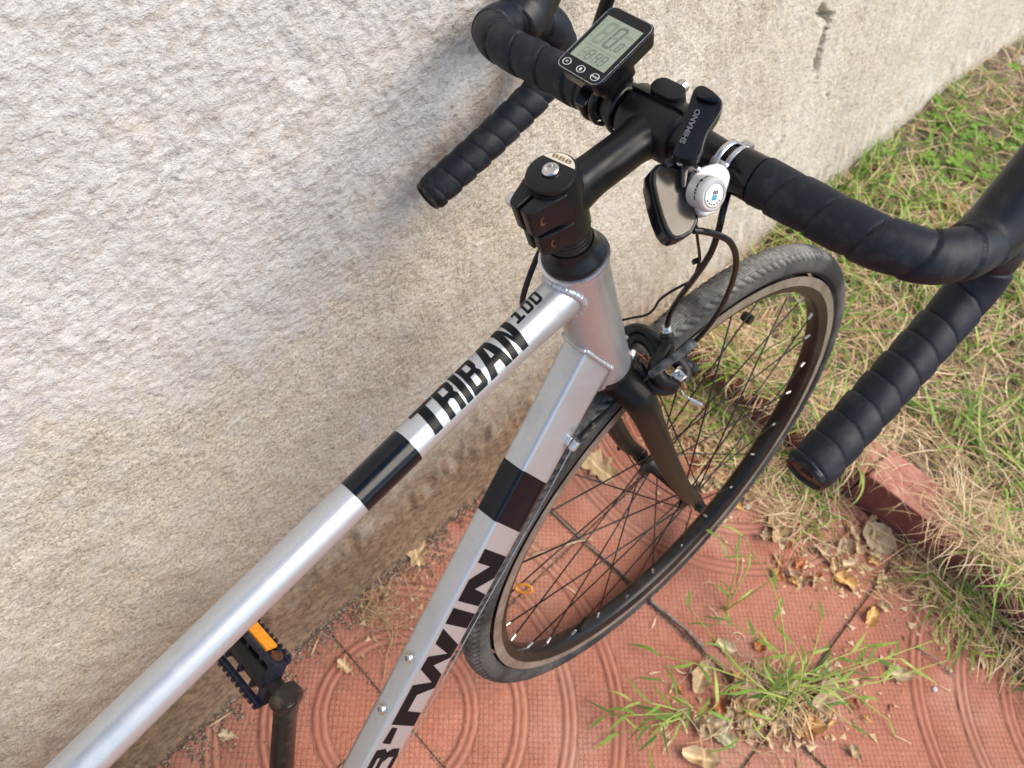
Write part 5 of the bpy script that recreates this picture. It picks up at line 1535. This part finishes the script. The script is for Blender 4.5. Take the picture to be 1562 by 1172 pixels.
RL = np.random.RandomState(77)
scrap = [leaf_mesh(300 + k, 1.0 * sz_, kd, .9, M_LEAF[mt_]) for k, (sz_, kd, mt_) in enumerate(((.022, 'torn', 0), (.028, 'torn', 2), (.018, 'torn', 1), (.026, 'lobed', 0), (.020, 'torn', 4), (.030, 'pointed', 0)))]
for cx_, cy_, sx, sy, n, lab in ((1180, 1085, 65, 34, 46, 'small brown leaf scrap heaped round the root of the largest weed'), (1265, 850, 65, 38, 34, 'small tan leaf scrap strewn between the front tyre and the kerb'),
                                 (1085, 705, 28, 40, 20, 'small brown leaf scrap lying behind the spokes near the fork end'), (1470, 950, 55, 35, 9, 'small brown leaf scrap at the edge of the dark soil corner')):
    for _ in range(n):
        x, y = cx_ + RL.randn() * sx, cy_ + RL.randn() * sy
        if y > 1168 or x > 1558: continue
        q = g(x, y, .004)
        if q[0] > .445: continue
        ki = RL.randint(6); o = bpy.data.objects.new('dead_leaf', scrap[ki]); o.location = q; o.rotation_euler = (RL.uniform(-.5, .5), RL.uniform(-.5, .5), RL.uniform(0, 6.3)); k_ = RL.uniform(.7, 1.3); o.scale = (k_, k_, k_)
        look = ('torn brown', 'torn pale', 'torn ochre', 'lobed brown', 'torn russet', 'pointed brown')[ki]
        link(o, label='small ' + look + ' ' + lab.split(' ', 2)[2].replace('leaf scrap', 'leaf scrap', 1), cat='leaf', group='small ' + look + ' leaf scraps ' + lab.split('scrap ')[1])


# ---- leaf litter crumbs, joint debris and the strip of grit at the wall foot
def crumbs(name, P, smin, smax, mat, flat=.35, tone=(0, 1), stretch=1.0):
    n = len(P); base = npv([(1, 0, 0), (-.5, .87, 0), (-.5, -.87, 0), (0, 0, 1), (.1, .1, -.6)]); fc = np.array([(0, 1, 3), (1, 2, 3), (2, 0, 3), (1, 0, 4), (2, 1, 4), (0, 2, 4)])
    V = base[None] * (1 + .35 * R.randn(n, 5, 3)) * npv((stretch, 1, flat)); a = R.uniform(0, 2 * pi, n); c, s_ = np.cos(a), np.sin(a)
    sc_ = R.uniform(smin, smax, n)[:, None]
    X = (V[:, :, 0] * c[:, None] - V[:, :, 1] * s_[:, None]) * sc_; Y = (V[:, :, 0] * s_[:, None] + V[:, :, 1] * c[:, None]) * sc_
    V = np.stack([X, Y, V[:, :, 2] * sc_], -1) + P[:, None, :] + npv((0, 0, .0006))
    F = (fc[None] + (np.arange(n) * 5)[:, None, None]).reshape(-1, 3)
    o = obj(name, V.reshape(-1, 3), F.tolist(), mat, None, smooth=False, kind='stuff')
    at = o.data.attributes.new('tone', 'FLOAT', 'POINT'); at.data.foreach_set('value', np.repeat(R.uniform(*tone, n), 5).astype(np.float32))
    return o


n = 15000
x = R.uniform(-1.2, .52, n); edge_ = .328 - np.abs(R.randn(n)) * .021 * (1 + .8 * samp(BIG, x * 1.5, x * 0)); P = np.stack([x, edge_, np.abs(R.randn(n)) * .0012 + .004 * (edge_ > .315)], -1)
crumbs('wall_foot_grit', P, .0007, .0026, M_GRIT, .7, (0, .85))
jp = []
for k in range(6500):
    if R.rand() < .5:
        xx = JX + TP * R.choice([-1, 0, -2]) + R.randn() * .0035; yy2 = R.uniform(-.7, .30)
    else:
        yy2 = JY + TP * R.choice([0, 0, -1]) + R.randn() * .0035; xx = R.uniform(-.9, .45)
    if samp(MID, np.array([xx * 2.]), np.array([yy2 * 2.]))[0] + .5 * R.randn() > .05: jp.append((xx, yy2, .0004))
crumbs('joint_debris', npv(jp), .0008, .0022, M_GRIT, .6, (0, .5))
# fragments of leaf and chaff
fr = []
for (cx_, cy_, sx, sy, n) in ((1250, 850, 60, 35, 150), (1180, 1080, 70, 45, 190), (1330, 870, 30, 30, 60), (1090, 700, 30, 40, 110), (1380, 870, 40, 30, 80), (1300, 1050, 80, 50, 50), (1480, 960, 60, 30, 80), (1150, 760, 50, 30, 60), (1000, 650, 30, 40, 40), (600, 900, 30, 40, 60)):
    for _ in range(n): fr.append(g(cx_ + R.randn() * sx, cy_ + R.randn() * sy, .001))
fr = npv(fr); fr = fr[(fr[:, 0] < .46) & (fr[:, 1] < .32)]
crumbs('leaf_litter', fr, .002, .0065, M_STRAW, .22, (.0, .9), 1.5)
fr = npv([(R.uniform(-1.0, .45), R.uniform(-.75, .30), .001) for _ in range(420)])
crumbs('chaff', fr, .0006, .0016, M_GRIT, .6, (0, 1))
# straw bits and tangled roots on the tiles
sb = Blades()
for (x, y, L, ang, w) in ((995, 958, .022, 60, .003), (990, 1028, .018, 5, .0035), (1022, 1058, .02, 60, .0032), (740, 958, .016, 50, .003), (878, 905, .02, 140, .003), (545, 885, .02, 140, .003), (475, 1000, .03, 70, .003), (1390, 1135, .03, 150, .002), (320, 1108, .035, 30, .003), (1450, 1055, .02, 150, .0022)):
    q = g(x, y, .002)[None]; sb.add(q, np.array([rad(ang - 40)]), np.array([L]), np.array([.15]), np.array([-.1]), np.array([w]), np.array([.85]), 4)
q0 = g(585, 925)
nb_ = 150; B = npv([(q0[0] + R.randn() * .022, q0[1] + R.randn() * .030, .002 + R.rand() * .006) for _ in range(nb_)]); B[:, 1] = np.minimum(B[:, 1], .30)
sb.add(B, R.uniform(0, 2 * pi, nb_), R.uniform(.02, .07, nb_), R.uniform(0, .5, nb_), R.uniform(-.5, .1, nb_), R.uniform(.0005, .0010, nb_), R.uniform(.1, .8, nb_), 6, side=R.randn(nb_) * 1.5)
for (cx_, cy_, n) in ((1190, 1090, 70), (1400, 900, 90), (1500, 900, 120), (1270, 830, 50)):
    B = npv([g(cx_ + R.randn() * 35, cy_ + R.randn() * 25, .002 + R.rand() * .006) for _ in range(n)])
    sb.add(B, R.uniform(0, 2 * pi, n), R.uniform(.02, .06, n), R.uniform(0, .5, n), R.uniform(-.6, .1, n), R.uniform(.0007, .0014, n), R.uniform(.2, .9, n), 6, side=R.randn(n) * 1.2)
sb.make('straw_bits', M_STRAW, kind='stuff')


def stick(ptsz, r, mat, label, cat='twig', name='twig'):
    P = catmull([g(x, y, z) for x, y, z in ptsz], 6); P = P + npv(R.randn(*P.shape)) * .0004
    o = Acc().tube(P, list(r * (1 + .2 * R.randn(len(P)))), 8).make(name, mat, None, sharp=None, label=label, cat=cat); return o


stick([(812, 846, .004), (850, 836, .005), (880, 826, .006), (903, 822, .004)], .0016, M_LEAF[2], 'pale forked twig lying on tiles inside the front wheel')
stick([(840, 778, .002), (868, 805, .003), (905, 838, .003), (935, 862, .003), (958, 884, .003)], .0020, M_TWIG, 'long mossy twig along the tile joint inside the front wheel')
stick([(990, 915, .003), (1015, 935, .004), (1048, 962, .005), (1076, 992, .004)], .0028, M_TWIG, 'grey flaking twig on the joint between tyre and weed')
stick([(560, 920, .004), (598, 960, .006), (590, 1000, .005), (585, 1040, .003)], .0009, M_LEAF[0], 'thin bent straw stalk near the tile joint behind the down tube')
stick([(1395, 985, .003), (1425, 1005, .006), (1455, 1032, .004)], .0013, M_TWIG, 'short dark twig right of the weed runner')
stick([(1485, 520, .07), (1530, 505, .075), (1575, 480, .08)], .005, M_LEAF[0], 'pale bare root crossing the dry grass at the right edge')

# stones lying about
def stone(x, y, z, r, mat, label, seed):
    bm = bmesh.new(); bmesh.ops.create_icosphere(bm, subdivisions=2, radius=r); Rr = np.random.RandomState(seed)
    for v in bm.verts: v.co = Vector((v.co.x * 1.2, v.co.y, v.co.z * .6)) * (1 + .12 * Rr.randn())
    o = bmobj('stone', bm, mat, smooth=True, label=label, cat='stone', group='small stones'); o.location = g(x, y, z) + npv((0, 0, r * .4)); return o


M_STONE = simple('pale_stone', (.62, .60, .56), .8, bumps=(200, .5, .002)); M_BSTONE = simple('bluish_stone', (.30, .36, .48), .5)
stone(1530, 930, .012, .0075, M_BSTONE, 'bluish pebble in the dark soil corner', 1)
stone(1140, 774, 0, .0055, M_STONE, 'white pebble beside the front tyre near the axle', 2)
stone(1553, 97, .07, .020, M_STONE, 'white stone by the wall at the far right', 3)
stone(1425, 1052, 0, .004, M_STONE, 'tiny white pebble on bare tiles right of the weed', 4)
stone(1163, 538, .055, .007, M_STONE, 'whitish pebble in grass seen through the wheel', 5)

# dark soil washed over the corner of the paving
bm = bmesh.new()
c0 = g(1540, 905); nx_, ny_ = 40, 40
V, F = [], []
for i in range(nx_):
    for j in range(ny_):
        x = .30 + .165 * i / (nx_ - 1); y = -.90 + .62 * j / (ny_ - 1)
        m_ = smooth01(np.array(x), .40 - .06 * smooth01(np.array(-y), .35, .6), .445) * smooth01(np.array(-y), .30, .40)
        z = -.003 + float(m_) * (.020 + .006 * samp(MID, np.array([x]), np.array([y]))[0] + .003 * samp(FINE, np.array([x]), np.array([y]))[0]); V.append((x, y, z))
F = [(i * ny_ + j, (i + 1) * ny_ + j, (i + 1) * ny_ + j + 1, i * ny_ + j + 1) for i in range(nx_ - 1) for j in range(ny_ - 1)]
M_DSOIL = mat_dusty('dark_humus_soil', (.055, .04, .03), (.20, .15, .11), .45, .75, 60, .95, bump=(160, .9, .006))
obj('soil_spill', V, F, M_DSOIL, kind='stuff')
